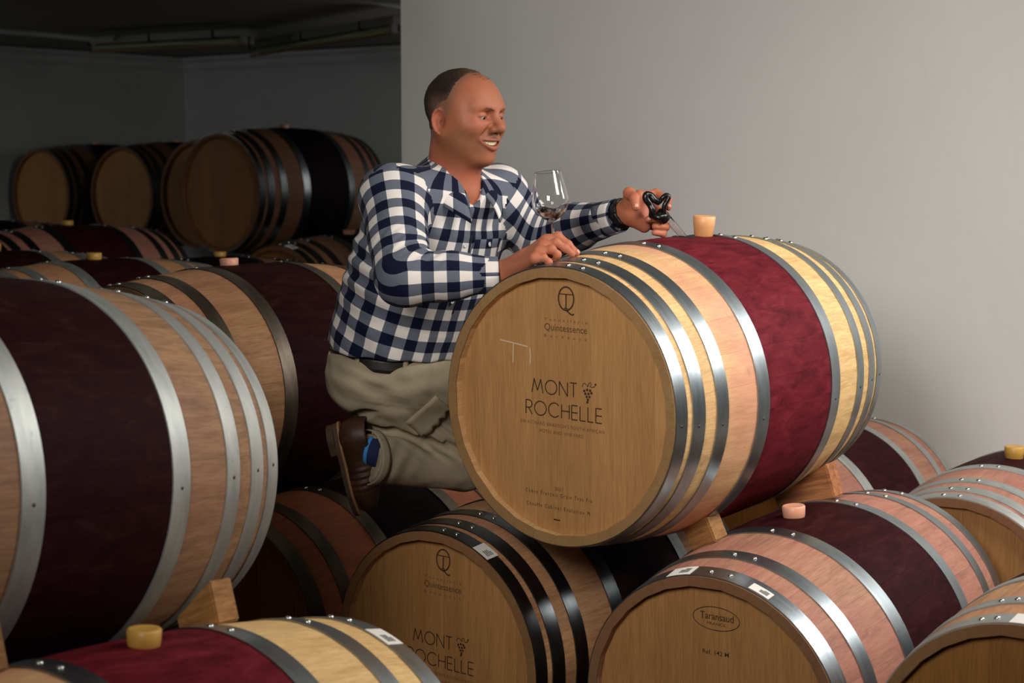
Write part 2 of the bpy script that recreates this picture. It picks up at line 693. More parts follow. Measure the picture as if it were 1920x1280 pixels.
def dome_mesh(r, hgt, n=12, m=4):
    prof = [(r * math.cos(k / m * math.pi / 2), hgt * math.sin(k / m * math.pi / 2)) for k in range(m + 1)]
    prof = [(r, -0.001)] + prof
    return lathe('rivet', prof, n)


RIVET = dome_mesh(0.0062, 0.0042)
RIVET.materials.append(M_rivet)
NAIL = lathe('nail', [(0.0036, -0.001), (0.0034, 0.0004), (0.0, 0.0007)], 10)
NAIL.materials.append(M_nail)
REAR = lathe('rear_head', [(0.0, 0.0), (0.288, 0.0), (0.288, 0.02), (0.0, 0.02)], 48, smooth=False)
REAR.materials.append(HEAD['mid'])


def bent_patch(t0, t1, a0, a1, lift, na=8):
    """patch that lies on the barrel surface, t along the axis, a round it (radians from the top)"""
    v, f = [], []
    for i in range(na + 1):
        a = a0 + (a1 - a0) * i / na
        for t in (t0, t1):
            for dl in (lift, lift + 0.0006):
                r = rad(t) + dl
                v.append((r * math.sin(a), t, r * math.cos(a)))
    for i in range(na):
        b = i * 4
        c = b + 4
        for q in ((0, 1, 3, 2),):
            pass
        f += [(b + 1, b + 3, c + 3, c + 1), (b, c, c + 2, b + 2), (b, b + 1, c + 1, c), (b + 2, c + 2, c + 3, b + 3)]
    f += [(0, 2, 3, 1), (na * 4, na * 4 + 1, na * 4 + 3, na * 4 + 2)]
    return v, f


def barrel(al, ac, zc, label, kind='mid', head='mid', hoop='dull', hset='A', dyaw=0.0, tilt=0.0,
           boards=1, rivet_a=(0.02, 0.14), sticker=None, nails=None, group='oak wine barrels'):
    p = room(al, ac, zc + CAM_Z)
    yaw = YAW + R(dyaw)
    rot = Euler((R(tilt), 0, -yaw))
    m3 = rot.to_matrix()
    base = p - m3 @ Vector((0, 0, RB))
    e = empty('wine_barrel', base, rot)
    tag(e, label, 'barrel', group)
    C = Vector((0, 0, RB))
    ms = stave_meshes(kind)
    a = 0.11
    for i, me in enumerate(ms):
        a += STAVE_ANG[i] / 2
        o = obj('stave', me, None, e)
        o.location = C
        o.rotation_euler = (0, a, 0)
        a += STAVE_ANG[i] / 2
    for me in board_meshes(head, boards):
        o = obj('head_board', me, None, e)
        o.location = C + Vector((0, -HL + 0.023, 0))
    o = obj('rear_head', REAR, None, e)
    o.location = C + Vector((0, HL - 0.045, 0))
    o.rotation_euler = (R(-90), 0, 0)
    for side in (-1, 1):
        for hi, (t0, t1) in enumerate(HOOPS[hset]):
            if side == 1: t0, t1 = -t1, -t0
            h = obj('hoop', hoop_mesh(t0, t1, hoop), None, e)
            h.location = C
            tm = (t0 + t1) / 2
            for ra in rivet_a:
                rv = obj('rivet', RIVET, None, h)
                rr = rad(tm) + 0.0026
                rv.location = (rr * math.sin(ra), tm, rr * math.cos(ra))
                rv.rotation_euler = (0, ra, 0)
            if nails is not None:
                nv = obj('nail', NAIL, None, h)
                rr = rad(tm) + 0.0027
                na = nails + 0.02 * hi
                nv.location = (rr * math.sin(na), tm, rr * math.cos(na))
                nv.rotation_euler = (0, na, 0)
    if sticker:
        for (t0, t1, a0, a1) in sticker:
            v, f = bent_patch(t0, t1, a0, a1, 0.003)
            s = obj('paper_label', mesh_py('paper_label', v, f, False), M_paper, e)
            s.location = C
            s['label'] = 'white paper label on hoop'
            # printed block on the label
            dt, da = t1 - t0, a1 - a0
            vv, ff = [], []
            for k in range(4):
                v2, f2 = bent_patch(t0 + dt * (0.25 + 0.14 * k), t0 + dt * (0.32 + 0.14 * k), a0 + da * (0.45 if k < 3 else .6), a0 + da * 0.85, 0.0037, 4)
                ff += [tuple(i + len(vv) for i in q) for q in f2]
                vv += v2
            ink = obj('printed_lines', mesh_py('printed_lines', vv, ff, False), M_ink, s)
    return e


def on_barrel(e, t, ang, lift=0.0):
    """world point on a barrel's belly; ang in radians from the top towards the right"""
    r = rad(t) + lift
    return e.matrix_basis @ Vector((r * math.sin(ang), t, RB + r * math.cos(ang)))


B = {}
B['main'] = barrel(3.442, -2.199, -0.508, 'topmost oak barrel with burgundy belly, the one the man leans on before the white wall',
                   'new', 'new', 'bright', 'A', 0, 1.45, 0, (0.075, 0.195), nails=1.62)
B['mr'] = barrel(3.50, -2.606, -1.167, 'oak barrel with dark steel hoops and branded head below and left of the topmost barrel',
                 'mid', 'mid', 'steel', 'A', 0, 0, 1, (0.06, 0.19), sticker=[(-0.474, -0.436, 0.40, 0.56)])
B['pink'] = barrel(3.518, -1.869, -1.146, 'wine-pink oak barrel with oval cooper stamp on its head, at bottom right of centre',
                   'pink', 'mid', 'bright', 'B', -2.4, 2.2, 1, (-0.02, 0.13), sticker=[(-0.473, -0.43, -0.34, -0.15), (-0.470, -0.445, 0.30, 0.46)])
B['old'] = barrel(3.50, -3.30, -1.225, 'reddish old barrel with tarnished hoops and red drips under the brown shoe',
                  'old', 'old', 'old', 'B', 1.0, 0, 1, (-0.1, 0.06))
B['left'] = barrel(1.665, -2.490, -0.523, 'large near barrel with dark burgundy belly and pale hoops at the left edge',
                   'left', 'mid', 'dull', 'A', -8.5, -5.0, 1, (0.0, 0.13), nails=1.50)
B['front'] = barrel(1.654, -2.028, -1.074, 'foreground barrel with crimson belly and amber bung at bottom left',
                    'new', 'mid', 'bright', 'B', -0.8, -3.0, 1, (-0.1, 0.04), sticker=[(0.43, 0.472, 0.22, 0.40)])
B['corner'] = barrel(3.44, -1.136, -1.135, 'pale barrel with paper label on its hoop, cut off by the bottom right corner',
                     'mid', 'old', 'dull', 'B', 0, 0, 1, (-.3, -.2), sticker=[(-0.474, -0.43, -0.10, 0.10)])
B['cr'] = barrel(4.56, -1.785, -1.142, 'pink-stained barrel with dark head and four riveted hoops by the right edge under the wall',
                 'pink', 'mid', 'dull', 'A', -3.3, 0.6, 1, (-0.12, 0.02))
B['cl'] = barrel(4.68, -2.49, -1.135, 'dark barrel with pink end behind the topmost barrel, beside the white wall',
                 'pink', 'old', 'dull', 'B', -1, 0, 1, (-0.1, 0.0))
B['e'] = barrel(3.43, -3.665, -0.622, 'barrel with pink bung between the big left barrel and the man\'s back',
                'mid', 'mid', 'old', 'B', -1, 0.3, 1, (-0.2, -0.08))
B['f'] = barrel(3.710, -4.718, -0.654, 'dark red barrel with amber bung, first one behind the big left barrel',
                'mid', 'mid', 'dull', 'A', 0, 0, 1, (-0.2, -0.1))
B['g'] = barrel(4.689, -6.140, -0.592, 'pink and tan striped barrel with black belly under the back row of heads',
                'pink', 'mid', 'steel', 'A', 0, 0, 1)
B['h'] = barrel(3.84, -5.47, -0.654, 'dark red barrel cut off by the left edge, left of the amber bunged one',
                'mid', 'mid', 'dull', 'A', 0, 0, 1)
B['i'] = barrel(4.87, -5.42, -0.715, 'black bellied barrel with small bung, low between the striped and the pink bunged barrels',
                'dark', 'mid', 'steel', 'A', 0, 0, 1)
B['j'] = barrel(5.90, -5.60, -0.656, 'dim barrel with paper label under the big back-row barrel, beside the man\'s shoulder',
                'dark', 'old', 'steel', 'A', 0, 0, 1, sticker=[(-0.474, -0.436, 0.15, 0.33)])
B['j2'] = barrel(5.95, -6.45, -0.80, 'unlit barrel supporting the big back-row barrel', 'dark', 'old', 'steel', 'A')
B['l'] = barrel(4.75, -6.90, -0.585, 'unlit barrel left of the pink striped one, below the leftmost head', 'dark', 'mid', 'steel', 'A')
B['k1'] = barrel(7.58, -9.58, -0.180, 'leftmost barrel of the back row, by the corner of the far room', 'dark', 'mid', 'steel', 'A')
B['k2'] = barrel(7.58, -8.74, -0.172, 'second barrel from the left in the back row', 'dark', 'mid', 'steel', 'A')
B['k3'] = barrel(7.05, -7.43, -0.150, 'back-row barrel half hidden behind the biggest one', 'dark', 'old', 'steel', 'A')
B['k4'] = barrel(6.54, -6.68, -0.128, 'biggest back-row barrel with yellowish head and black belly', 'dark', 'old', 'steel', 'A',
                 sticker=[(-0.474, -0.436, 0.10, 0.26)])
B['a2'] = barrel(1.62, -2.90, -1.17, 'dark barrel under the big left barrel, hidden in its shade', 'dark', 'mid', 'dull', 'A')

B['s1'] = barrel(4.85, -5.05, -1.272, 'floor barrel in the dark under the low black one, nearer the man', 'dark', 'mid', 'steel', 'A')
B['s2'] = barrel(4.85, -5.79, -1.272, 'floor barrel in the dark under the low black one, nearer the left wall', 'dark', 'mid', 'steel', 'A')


# ----------------------------------------------------------------- lettering on the heads
class Ink:
    """flat burnt marks, laid out in head coordinates (x right, z up), 0.4 mm proud"""

    def __init__(self):
        self.v, self.f = [], []

    def stroke(self, pts, w, closed=False):
        n = len(pts)
        L_, R_ = [], []
        for i in range(n):
            p = Vector(pts[i])
            if closed:
                a, b = Vector(pts[i - 1]), Vector(pts[(i + 1) % n])
            else:
                a, b = Vector(pts[max(0, i - 1)]), Vector(pts[min(n - 1, i + 1)])
            d = (b - a)
            d = d.normalized() if d.length > 1e-9 else Vector((1, 0))
            nn = Vector((-d.y, d.x)) * (w / 2)
            L_.append(p + nn)
            R_.append(p - nn)
        base = len(self.v)
        for a, b in zip(L_, R_):
            self.v += [(a.x, 0, a.y), (b.x, 0, b.y)]
        for i in range(n if closed else n - 1):
            j = (i + 1) % n
            self.f.append((base + 2 * i, base + 2 * i + 1, base + 2 * j + 1, base + 2 * j))

    def line(self, x0, z0, x1, z1, w):
        self.stroke([(x0, z0), (x1, z1)], w)

    def ellipse(self, cx, cz, rx, rz, w, a0=0, a1=360, n=36):
        full = abs(a1 - a0) >= 360
        pts = [(cx + rx * math.cos(R(a0 + (a1 - a0) * k / n)), cz + rz * math.sin(R(a0 + (a1 - a0) * k / n))) for k in range(n + (0 if full else 1))]
        self.stroke(pts, w, full)

    def dot(self, cx, cz, r, n=14):
        b = len(self.v)
        self.v += [(cx + r * math.cos(2 * math.pi * k / n), 0, cz + r * math.sin(2 * math.pi * k / n)) for k in range(n)]
        self.f.append(tuple(range(b, b + n)))

    def caps(self, s, x, z, h, w, sp):
        """light geometric capitals"""
        for ch in s:
            if ch == 'M':
                W = h * 0.98
                self.stroke([(x, z), (x + W * .20, z + h)], w); self.stroke([(x + W * .19, z + h), (x + W * .5, z + h * .18)], w)
                self.stroke([(x + W * .5, z + h * .18), (x + W * .81, z + h)], w); self.stroke([(x + W * .80, z + h), (x + W, z)], w)
            elif ch in 'OC':
                W = h * 1.02
                if ch == 'O': self.ellipse(x + W / 2, z + h / 2, W / 2, h / 2, w)
                else:
                    W = h * 0.92
                    self.ellipse(x + h * .51, z + h / 2, h * .51, h / 2, w, 42, 318)
            elif ch == 'N':
                W = h * 0.72
                self.line(x, z, x, z + h, w); self.line(x, z + h, x + W, z, w); self.line(x + W, z, x + W, z + h, w)
            elif ch == 'T':
                W = h * 0.60
                self.line(x, z + h, x + W, z + h, w); self.line(x + W / 2, z, x + W / 2, z + h, w)
            elif ch == 'R':
                W = h * 0.55
                self.line(x, z, x, z + h, w)
                self.ellipse(x + W * .45, z + h * .73, W * .52, h * .27, w, -90, 90, 14)
                self.line(x, z + h, x + W * .46, z + h, w); self.line(x, z + h * .46, x + W * .46, z + h * .46, w)
                self.line(x + W * .42, z + h * .46, x + W, z, w)
            elif ch == 'H':
                W = h * 0.66
                self.line(x, z, x, z + h, w); self.line(x + W, z, x + W, z + h, w); self.line(x, z + h * .52, x + W, z + h * .52, w)
            elif ch == 'E':
                W = h * 0.50
                self.line(x, z, x, z + h, w)
                for q in (0, .5, 1): self.line(x, z + h * q, x + W, z + h * q, w)
            elif ch == 'L':
                W = h * 0.46
                self.line(x, z, x, z + h, w); self.line(x, z, x + W, z, w)
            x += W + sp
        return x

    def text(self, s, x0, x1, z, size, spacing=1.0, bold=0.0, sx=None):
        """type set between x0 and x1 on base line z"""
        cu = bpy.data.curves.new('type', 'FONT')
        cu.body = s
        cu.size = 1.0
        cu.space_character = spacing
        cu.offset = bold
        o = bpy.data.objects.new('type', cu)
        COL.objects.link(o)
        bpy.context.view_layer.update()
        me = o.to_mesh()
        pts = [v.co.copy() for v in me.vertices]
        fs = [tuple(p.vertices) for p in me.polygons]
        o.to_mesh_clear()
        bpy.data.objects.remove(o)
        bpy.data.curves.remove(cu)
        if not pts: return
        mnx, mxx = min(p.x for p in pts), max(p.x for p in pts)
        k = (x1 - x0) / (mxx - mnx)
        b = len(self.v)
        self.v += [(x0 + (p.x - mnx) * k, 0, z + p.y * size) for p in pts]
        self.f += [tuple(i + b for i in f) for f in fs]

    def build(self, name, e, mat, lift=0.0006, roll=0.0):
        v = []
        for (x, y, z) in self.v:
            c, s = math.cos(roll), math.sin(roll)
            v.append((x * c - z * s, 0, x * s + z * c))
        n = len(v)
        o = obj(name, mesh_py(name, v, self.f, False), mat, e)
        o.location = (0, -HL + 0.023 - lift, RB)
        return o


def one_line(e, name, mat, roll, *args):
    k = Ink()
    k.text(*args)
    k.build(name, e, mat, roll=R(roll))


def brand_head(e):
    k = Ink()
    k.ellipse(0.0098, 0.238, 0.0205, 0.0255, 0.0036, 0, 360, 44)
    k.line(-0.008, 0.2475, 0.0275, 0.2475, 0.0022)
    k.line(0.0098, 0.2475, 0.0098, 0.217, 0.0034)
    k.line(0.0045, 0.2165, 0.0150, 0.2165, 0.0022)
    k.stroke([(0.0098, 0.2125), (0.0150, 0.2100), (0.0205, 0.2055), (0.0262, 0.2035), (0.0315, 0.2055)], 0.0034)
    k.build('monogram', e, M_burn, roll=R(-1.2))
    for word, x, z, h in (('MONT', -0.0825, 0.0236, 0.0310), ('ROCHELLE', -0.0990, -0.0262, 0.0315)):
        k = Ink()
        k.caps(word, x, z, h, 0.0027, 0.0066)
        k.build('estate_name', e, M_burn, roll=R(-1.2))
    k = Ink()
    for (x, z) in ((0.060, 0.0405), (0.0675, 0.0435), (0.0755, 0.0425), (0.0630, 0.0345), (0.0712, 0.0350), (0.0790, 0.0372),
                   (0.0668, 0.0282), (0.0742, 0.0285), (0.0700, 0.0220), (0.0685, 0.0165)):
        k.dot(x, z, 0.0031)
    k.stroke([(0.0545, 0.0480), (0.0555, 0.0545), (0.0610, 0.0575), (0.0660, 0.0545), (0.0690, 0.0500)], 0.0018)
    k.stroke([(0.0690, 0.0500), (0.0720, 0.0580), (0.0770, 0.0600), (0.0790, 0.0560), (0.0750, 0.0520), (0.0800, 0.0500), (0.0870, 0.0520), (0.0900, 0.0580)], 0.0018)
    k.dot(0.0895, 0.0575, 0.0024)
    k.build('grape_emblem', e, M_burn, roll=R(-1.2))
    one_line(e, 'cooper_name', M_burn_m, -1.5, 'Quintessence', -0.0495, 0.0655, 0.1655, 0.0215, 1.0, 0.004)
    one_line(e, 'cooper_line', M_burn_l, -1.5, 'Tonnellerie', -0.0495, 0.0655, 0.1865, 0.0088, 1.9)
    one_line(e, 'cooper_town', M_burn_l, -1.5, 'Bordeaux', -0.0495, 0.0655, 0.1500, 0.0095, 2.6)
    one_line(e, 'motto_line', M_burn_l, -1.5, "SIR RICHARD BRANSON'S SOUTH AFRICAN", -0.1140, 0.1140, -0.0478, 0.0108, 1.15)
    one_line(e, 'motto_line', M_burn_l, -1.5, 'HOTEL AND VINEYARD', -0.0615, 0.0590, -0.0640, 0.0108, 1.15)
    one_line(e, 'year_mark', M_burn_l, -1.5, '2021', -0.018, 0.004, -0.1900, 0.0105)
    one_line(e, 'oak_line', M_burn, -1.5, 'Chêne Français Grain Très Fin', -0.0980, 0.0835, -0.2045, 0.0125, 1.5)
    one_line(e, 'toast_line', M_burn, -1.5, 'Chauffe Cabinet Evolution M', -0.0955, 0.0780, -0.2335, 0.0125, 1.5)
    k = Ink()
    k.line(-0.020, -0.2565, -0.002, -0.2565, 0.003)
    k.build('dash_mark', e, M_burn, roll=R(-1.5))


brand_head(B['main'])
brand_head(B['mr'])
k = Ink()
k.stroke([(-0.170, 0.137), (-0.125, 0.131), (-0.092, 0.126)], 0.0026)
k.stroke([(-0.132, 0.131), (-0.1335, 0.110), (-0.1345, 0.088)], 0.0026)
k.stroke([(-0.086, 0.123), (-0.0845, 0.104), (-0.0862, 0.088)], 0.0026)
o = k.build('chalk_marks', B['main'], M_chalk)
o['label'] = 'faint chalk marks'
k = Ink()
k.ellipse(0.0076, 0.2128, 0.056, 0.0255, 0.0018)
k.build('stamp_oval', B['pink'], M_burn)
one_line(B['pink'], 'stamp_name', M_burn, 0, 'Taransaud', -0.031, 0.0495, 0.2100, 0.0225, 1.0, 0.006)
one_line(B['pink'], 'stamp_country', M_burn, 0, 'FRANCE', -0.014, 0.030, 0.1985, 0.0085, 1.1)
one_line(B['pink'], 'stamp_reference', M_burn, 0, 'Ref. 142 M', -0.0255, 0.0375, 0.1330, 0.0145, 1.0, 0.004)

# red drips on the old head
k = Ink()
k.stroke([(0.075, 0.20), (0.076, 0.165), (0.075, 0.135)], 0.004)
k.stroke([(0.215, 0.12), (0.216, 0.06)], 0.003)
o = k.build('wine_drips', B['old'], mat_plain('wine_drip', sr(96, 22, 18), 0.5))

# ----------------------------------------------------------------- bungs


def bung_mesh(name, r0, r1, h, mat, seat=0.0):
    b = 0.003
    prof = [(0, -seat), (r0 - 0.002, -seat), (r0, -seat + 0.002), (r0 + (r1 - r0) * 0.55, h * 0.52), (r0 + (r1 - r0) * 0.55 + .0006, h * 0.55), (r1 - .0003, h - b), (r1 - b, h), (r1 - 0.006, h - 0.0008), (0, h - 0.0008)]
    me = lathe(name, prof, 36)
    me.materials.append(mat)
    for e_ in me.edges:
        pass
    return me


BUNG = {k: bung_mesh('silicone_bung', 0.0225, 0.0275, 0.050, m, 0.0) for k, m in (('peach', M_sil_peach), ('pink', M_sil_pink), ('amber', M_sil_amber))}


def bung(e, t, ang, colr, label, sink=0.018, lean=0.0):
    p = on_barrel(e, t, ang, -sink)
    o = obj('silicone_bung', BUNG[colr])
    o.location = p
    m = e.matrix_basis.to_3x3() @ Euler((0, ang + lean, 0)).to_matrix()
    o.rotation_euler = m.to_euler()
    tag(o, label, 'bung', 'silicone barrel bungs')
    return o


bung(B['main'], 0.10, 0.06, 'peach', 'tall peach silicone bung standing beside the wine thief on the topmost barrel', 0.001)
bung(B['pink'], -0.03, -0.06, 'pink', 'pink silicone bung in the wine-pink barrel at bottom right', 0.024)
bung(B['cr'], -0.02, 0.0, 'amber', 'amber bung at the right edge below the white wall', 0.018)
bung(B['front'], 0.0, 0.0, 'amber', 'large blurred amber bung at bottom left', 0.024)
bung(B['e'], -0.05, -0.05, 'pink', 'wine-stained pink bung behind the man\'s back', 0.030)
bung(B['f'], 0.0, 0.0, 'amber', 'amber bung with flat top behind the big left barrel', 0.028)
bung(B['g'], 0.0, 0.0, 'amber', 'dim bung on the pink striped barrel below the back row', 0.030)
bung(B['h'], 0.0, 0.0, 'amber', 'amber bung cut off at the left edge', 0.020)
bung(B['i'], 0.05, 0.0, 'amber', 'small amber bung low in front of the biggest back-row barrel', 0.030)
bung(B['j'], 0.0, 0.0, 'pink', 'faint bung beside the man\'s shoulder', 0.030)
bung(B['k1'], 0.0, 0.0, 'pink', 'faint bung on the leftmost back-row barrel', 0.035)
bung(B['k2'], 0.0, 0.0, 'pink', 'faint bung on the second back-row barrel', 0.035)
bung(B['k4'], 0.0, 0.0, 'pink', 'faint bung on the biggest back-row barrel', 0.034)

# bung hole on the topmost barrel: flat rimmed disc, its inner shade painted black
HOLE_T, HOLE_A = 0.035, 0.02
me = lathe('bung_hole_disc', [(0.0, 0.0006), (0.024, 0.0006), (0.0265, 0.0012), (0.0285, 0.0004), (0.0285, -0.004)], 36)
o = obj('bung_hole_disc', me, M_hole, B['main'])
rr = rad(HOLE_T)
o.location = (rr * math.sin(HOLE_A), HOLE_T, RB + rr * math.cos(HOLE_A))
o.rotation_euler = (0, HOLE_A, 0)

# ----------------------------------------------------------------- wedges under the upper barrels


def wedge(loc, sx, sy, h0, h1, rot, mat, label):
    """block with a sloping top: h0 at -x, h1 at +x"""
    x, y = sx / 2, sy / 2
    v = [(-x, -y, 0), (x, -y, 0), (x, y, 0), (-x, y, 0), (-x, -y, h0), (x, -y, h1), (x, y, h1), (-x, y, h0)]
    f = [(3, 2, 1, 0), (4, 5, 6, 7), (0, 1, 5, 4), (1, 2, 6, 5), (2, 3, 7, 6), (3, 0, 4, 7)]
    me = mesh_py('wooden_wedge', v, f, False)
    bm = bmesh.new()
    bm.from_mesh(me)
    bmesh.ops.bevel(bm, geom=bm.edges[:], offset=0.003, segments=2, affect='EDGES')
    bm.to_mesh(me)
    bm.free()
    o = obj('wooden_wedge', me, mat)
    o.location = loc
    o.rotation_euler = rot
    tag(o, label, 'wedge', 'wooden stacking wedges')
    return o


def seat_wedge(lower, t, ang, sx, sy, h0, h1, mat, label, spin=0.0):
    p = on_barrel(lower, t, ang, -0.002)
    m = lower.matrix_basis.to_3x3() @ Euler((0, ang, 0)).to_matrix() @ Euler((0, 0, spin)).to_matrix()
    return wedge(p, sx, sy, h0, h1, m.to_euler(), mat, label)


seat_wedge(B['pink'], -0.215, -0.43, 0.070, 0.060, 0.066, 0.078, M_block, 'square brown block wedged under the topmost barrel at its front hoop')
seat_wedge(B['pink'], 0.215, -0.29, 0.16, 0.055, 0.035, 0.085, M_plank, 'orange-brown plank wedge behind the pink bung')
seat_wedge(B['front'], 0.24, -0.34, 0.10, 0.05, 0.03, 0.075, M_block, 'dim wooden wedge under the right end of the big left barrel')
seat_wedge(B['front'], -0.235, -0.34, 0.12, 0.06, 0.05, 0.085, M_block, 'reddish wooden wedge at the left edge under the big left barrel')
# ----------------------------------------------------------------- rails the lowest row lies on
def rail(al, ac0, ac1, h, label):
    a, b = room(al, ac0), room(al, ac1)
    L_ = (b - a).length
    o = obj('floor_rail', box_mesh('floor_rail', L_, 0.09, h, 0.004, h / 2), M_beam)
    o.location = (a + b) / 2
    o.rotation_euler = (0, 0, -YAW)
    tag(o, label, 'rail', 'wooden floor rails')


for al, ac0, ac1, h, lab in ((3.25, -3.9, -0.7, 0.1, 'front floor rail under the middle row of barrels'), (3.75, -3.9, -0.7, 0.1, 'rear floor rail under the middle row of barrels'),
                             (1.42, -3.3, -1.6, 0.17, 'front floor rail under the foreground barrels'), (1.90, -3.3, -1.6, 0.17, 'rear floor rail under the foreground barrels'),
                             (4.3, -2.9, -1.3, 0.13, 'front floor rail under the barrels by the wall'), (4.75, -2.9, -1.3, 0.13, 'rear floor rail under the barrels by the wall')):
    rail(al, ac0, ac1, h, lab)
# ----------------------------------------------------------------- light fittings and conduit under the low ceiling
M_tube = mat_plain('unlit_tube', sr(150, 155, 120), 0.3)
M_fit = mat_plain('fitting_enamel', sr(120, 118, 108), 0.5)
M_rust = mat_plain('fitting_edge', sr(120, 84, 40), 0.6)


def light_fitting(a, b, label):
    a, b = Vector(a), Vector(b)
    d = (b - a)
    L_ = d.length
    e = empty('fluorescent_fitting', (a + b) / 2, d.to_track_quat('X', 'Z').to_euler())
    tag(e, label, 'light', 'unlit ceiling light fittings')
    o = obj('housing', box_mesh('housing', L_, 0.10, 0.045, 0.006, 0.035), M_fit, e)
    o = obj('edge_strip', box_mesh('edge_strip', L_, 0.012, 0.012, 0.002, -0.036), M_rust, e)
    o.location = (0, -0.045, 0)
    for s in (-1, 1):
        o = obj('tube', tube_mesh('tube', [(-L_ / 2 + 0.05, 0, 0), (L_ / 2 - 0.05, 0, 0)], 0.014, 14), M_tube, e)
        o.location = (0, 0.028 * s, -0.008)
        for q in (-1, 1):
            c = obj('lamp_holder', box_mesh('lamp_holder', 0.03, 0.034, 0.05, 0.003), M_fit, e)
            c.location = (q * (L_ / 2 - 0.035), 0.028 * s, -0.005)
    for q in (-0.5, -0.1, 0.3):
        c = obj('clip', box_mesh('clip', 0.02, 0.104, 0.05, 0.002), M_hole, e)
        c.location = (q * L_, 0, 0.030)


light_fitting(at(178, 88, 10.45), at(472, 72, 9.75), 'unlit fluorescent ceiling fitting on the left, above the back row')
light_fitting(at(482, 95, 10.45), at(752, 50, 8.75), 'unlit fluorescent ceiling fitting nearest the white wall edge')
o = obj('conduit', tube_mesh('conduit', [at(-60, 52, 9.6), at(178, 74, 10.2)], 0.016, 10), M_wall2)
tag(o, 'pale conduit running along the ceiling to the left fitting', 'conduit')
o = obj('conduit', tube_mesh('conduit', [at(640, -4, 8.1), at(760, 14, 8.3)], 0.010, 10), M_wall2)
tag(o, 'thin pale conduit at the top beside the white wall edge', 'conduit')
# dark ventilation duct box on the far wall
o = obj('wall_box', box_mesh('wall_box', 0.9, 0.12, 0.16, 0.01), mat_plain('duct_dark', sr(46, 44, 42), 0.7))
o.location = room(BACK_AL - 0.07, -6.35, CAM_Z + 0.72)
o.rotation_euler = (0, 0, -YAW)
tag(o, 'dark duct box under the ceiling on the far wall', 'duct')

# ----------------------------------------------------------------- implicit surfaces for the figure
F32 = np.float32


class Prim:
    def __init__(self, fn, c, r, op='u', k=0.02, grp=0):
        self.fn, self.c, self.r, self.op, self.k, self.grp = fn, np.array(c, dtype=float), r, op, k, grp


def V3(v): return np.array([v[0], v[1], v[2]], dtype=float)


def p_cone(a, b, ra, rb, op='u', k=0.02, grp=0):
    a, b = V3(a), V3(b)
    ab = b - a
    L2 = float(ab @ ab) + 1e-12

    def fn(P):
        t = np.clip(((P - a) @ ab) / L2, 0, 1)
        return np.linalg.norm(P - a - t[:, None] * ab, axis=1) - (ra + (rb - ra) * t)
    return Prim(fn, (a + b) / 2, np.linalg.norm(ab) / 2 + max(ra, rb), op, k, grp)


def p_ell(c, M, rad3, op='u', k=0.02, grp=0):
    """ellipsoid; M rows are its axes"""
    c, M, rad3 = V3(c), np.array(M, dtype=float), np.array(rad3, dtype=float)

    def fn(P):
        q = (P - c) @ M.T
        k0 = np.linalg.norm(q / rad3, axis=1)
        k1 = np.linalg.norm(q / (rad3 ** 2), axis=1)
        return np.where(k1 > 1e-9, k0 * (k0 - 1) / np.maximum(k1, 1e-9), -rad3.min())
    return Prim(fn, c, rad3.max(), op, k, grp)


def p_box(c, M, half, rnd, op='u', k=0.02, grp=0):
    c, M, half = V3(c), np.array(M, dtype=float), np.array(half, dtype=float)

    def fn(P):
        q = np.abs((P - c) @ M.T) - (half - rnd)
        return np.linalg.norm(np.maximum(q, 0), axis=1) + np.minimum(q.max(axis=1), 0) - rnd
    return Prim(fn, c, np.linalg.norm(half), op, k, grp)


def p_loft(pts, axR, axF, wa, wb, op='u', k=0.03, grp=0, pw=2.2):
    """tube round a spine polyline with half widths wa (along axR) and wb (along axF)"""
    pts = np.array([V3(p) for p in pts])
    axR, axF = V3(axR), V3(axF)
    wa, wb = np.array(wa), np.array(wb)
    seg = np.diff(pts, axis=0)
    L = np.linalg.norm(seg, axis=1)
    S = np.concatenate([[0], np.cumsum(L)])

    def param(P):
        best = np.full(len(P), 1e9)
        s = np.zeros(len(P))
        Q = np.zeros_like(P)
        for i in range(len(seg)):
            t = ((P - pts[i]) @ seg[i]) / (L[i] ** 2)
            t = np.clip(t, 0, 1)
            c = pts[i] + t[:, None] * seg[i]
            d = np.linalg.norm(P - c, axis=1)
            m = d < best
            best[m] = d[m]
            s[m] = S[i] + t[m] * L[i]
            Q[m] = c[m]
        return s, P - Q

    nrm = (pts[-1] - pts[0]) / np.linalg.norm(pts[-1] - pts[0])
    bR = axR - nrm * (axR @ nrm)
    bR /= np.linalg.norm(bR)
    bF = axF - nrm * (axF @ nrm) - bR * (axF @ bR)
    bF /= np.linalg.norm(bF)

    def fn(P):
        s, o = param(P)
        a = np.interp(s, S, wa)
        b = np.interp(s, S, wb)
        u, w_ = o @ bR, o @ bF
        ax = o @ nrm
        rr = (np.abs(u / a) ** pw + np.abs(w_ / b) ** pw) ** (1 / pw)
        d = (rr - 1) * np.minimum(a, b)
        cap = np.abs(ax)
        end = (s <= 1e-6) | (s >= S[-1] - 1e-6)
        return np.where(end, np.sqrt(np.maximum(d, 0) ** 2 + cap ** 2) + np.minimum(d, 0) * (cap < 1e-6), d)
    c = pts.mean(0)
    p = Prim(fn, c, np.linalg.norm(pts - c, axis=1).max() + max(wa.max(), wb.max()), op, k, grp)
    p.param = param
    p.axes = (axR, axF)
    return p


def smin(a, b, k):
    h = np.clip(0.5 + 0.5 * (b - a) / k, 0, 1)
    return b + (a - b) * h - k * h * (1 - h)


def sdf(prims, P, disp=None):
    d = np.full(len(P), 1.0)
    for p in prims:
        v = p.fn(P)
        d = smin(d, v, p.k) if p.op == 'u' else -smin(-d, v, p.k)
    if disp is not None:
        d = d + disp(P)
    return d


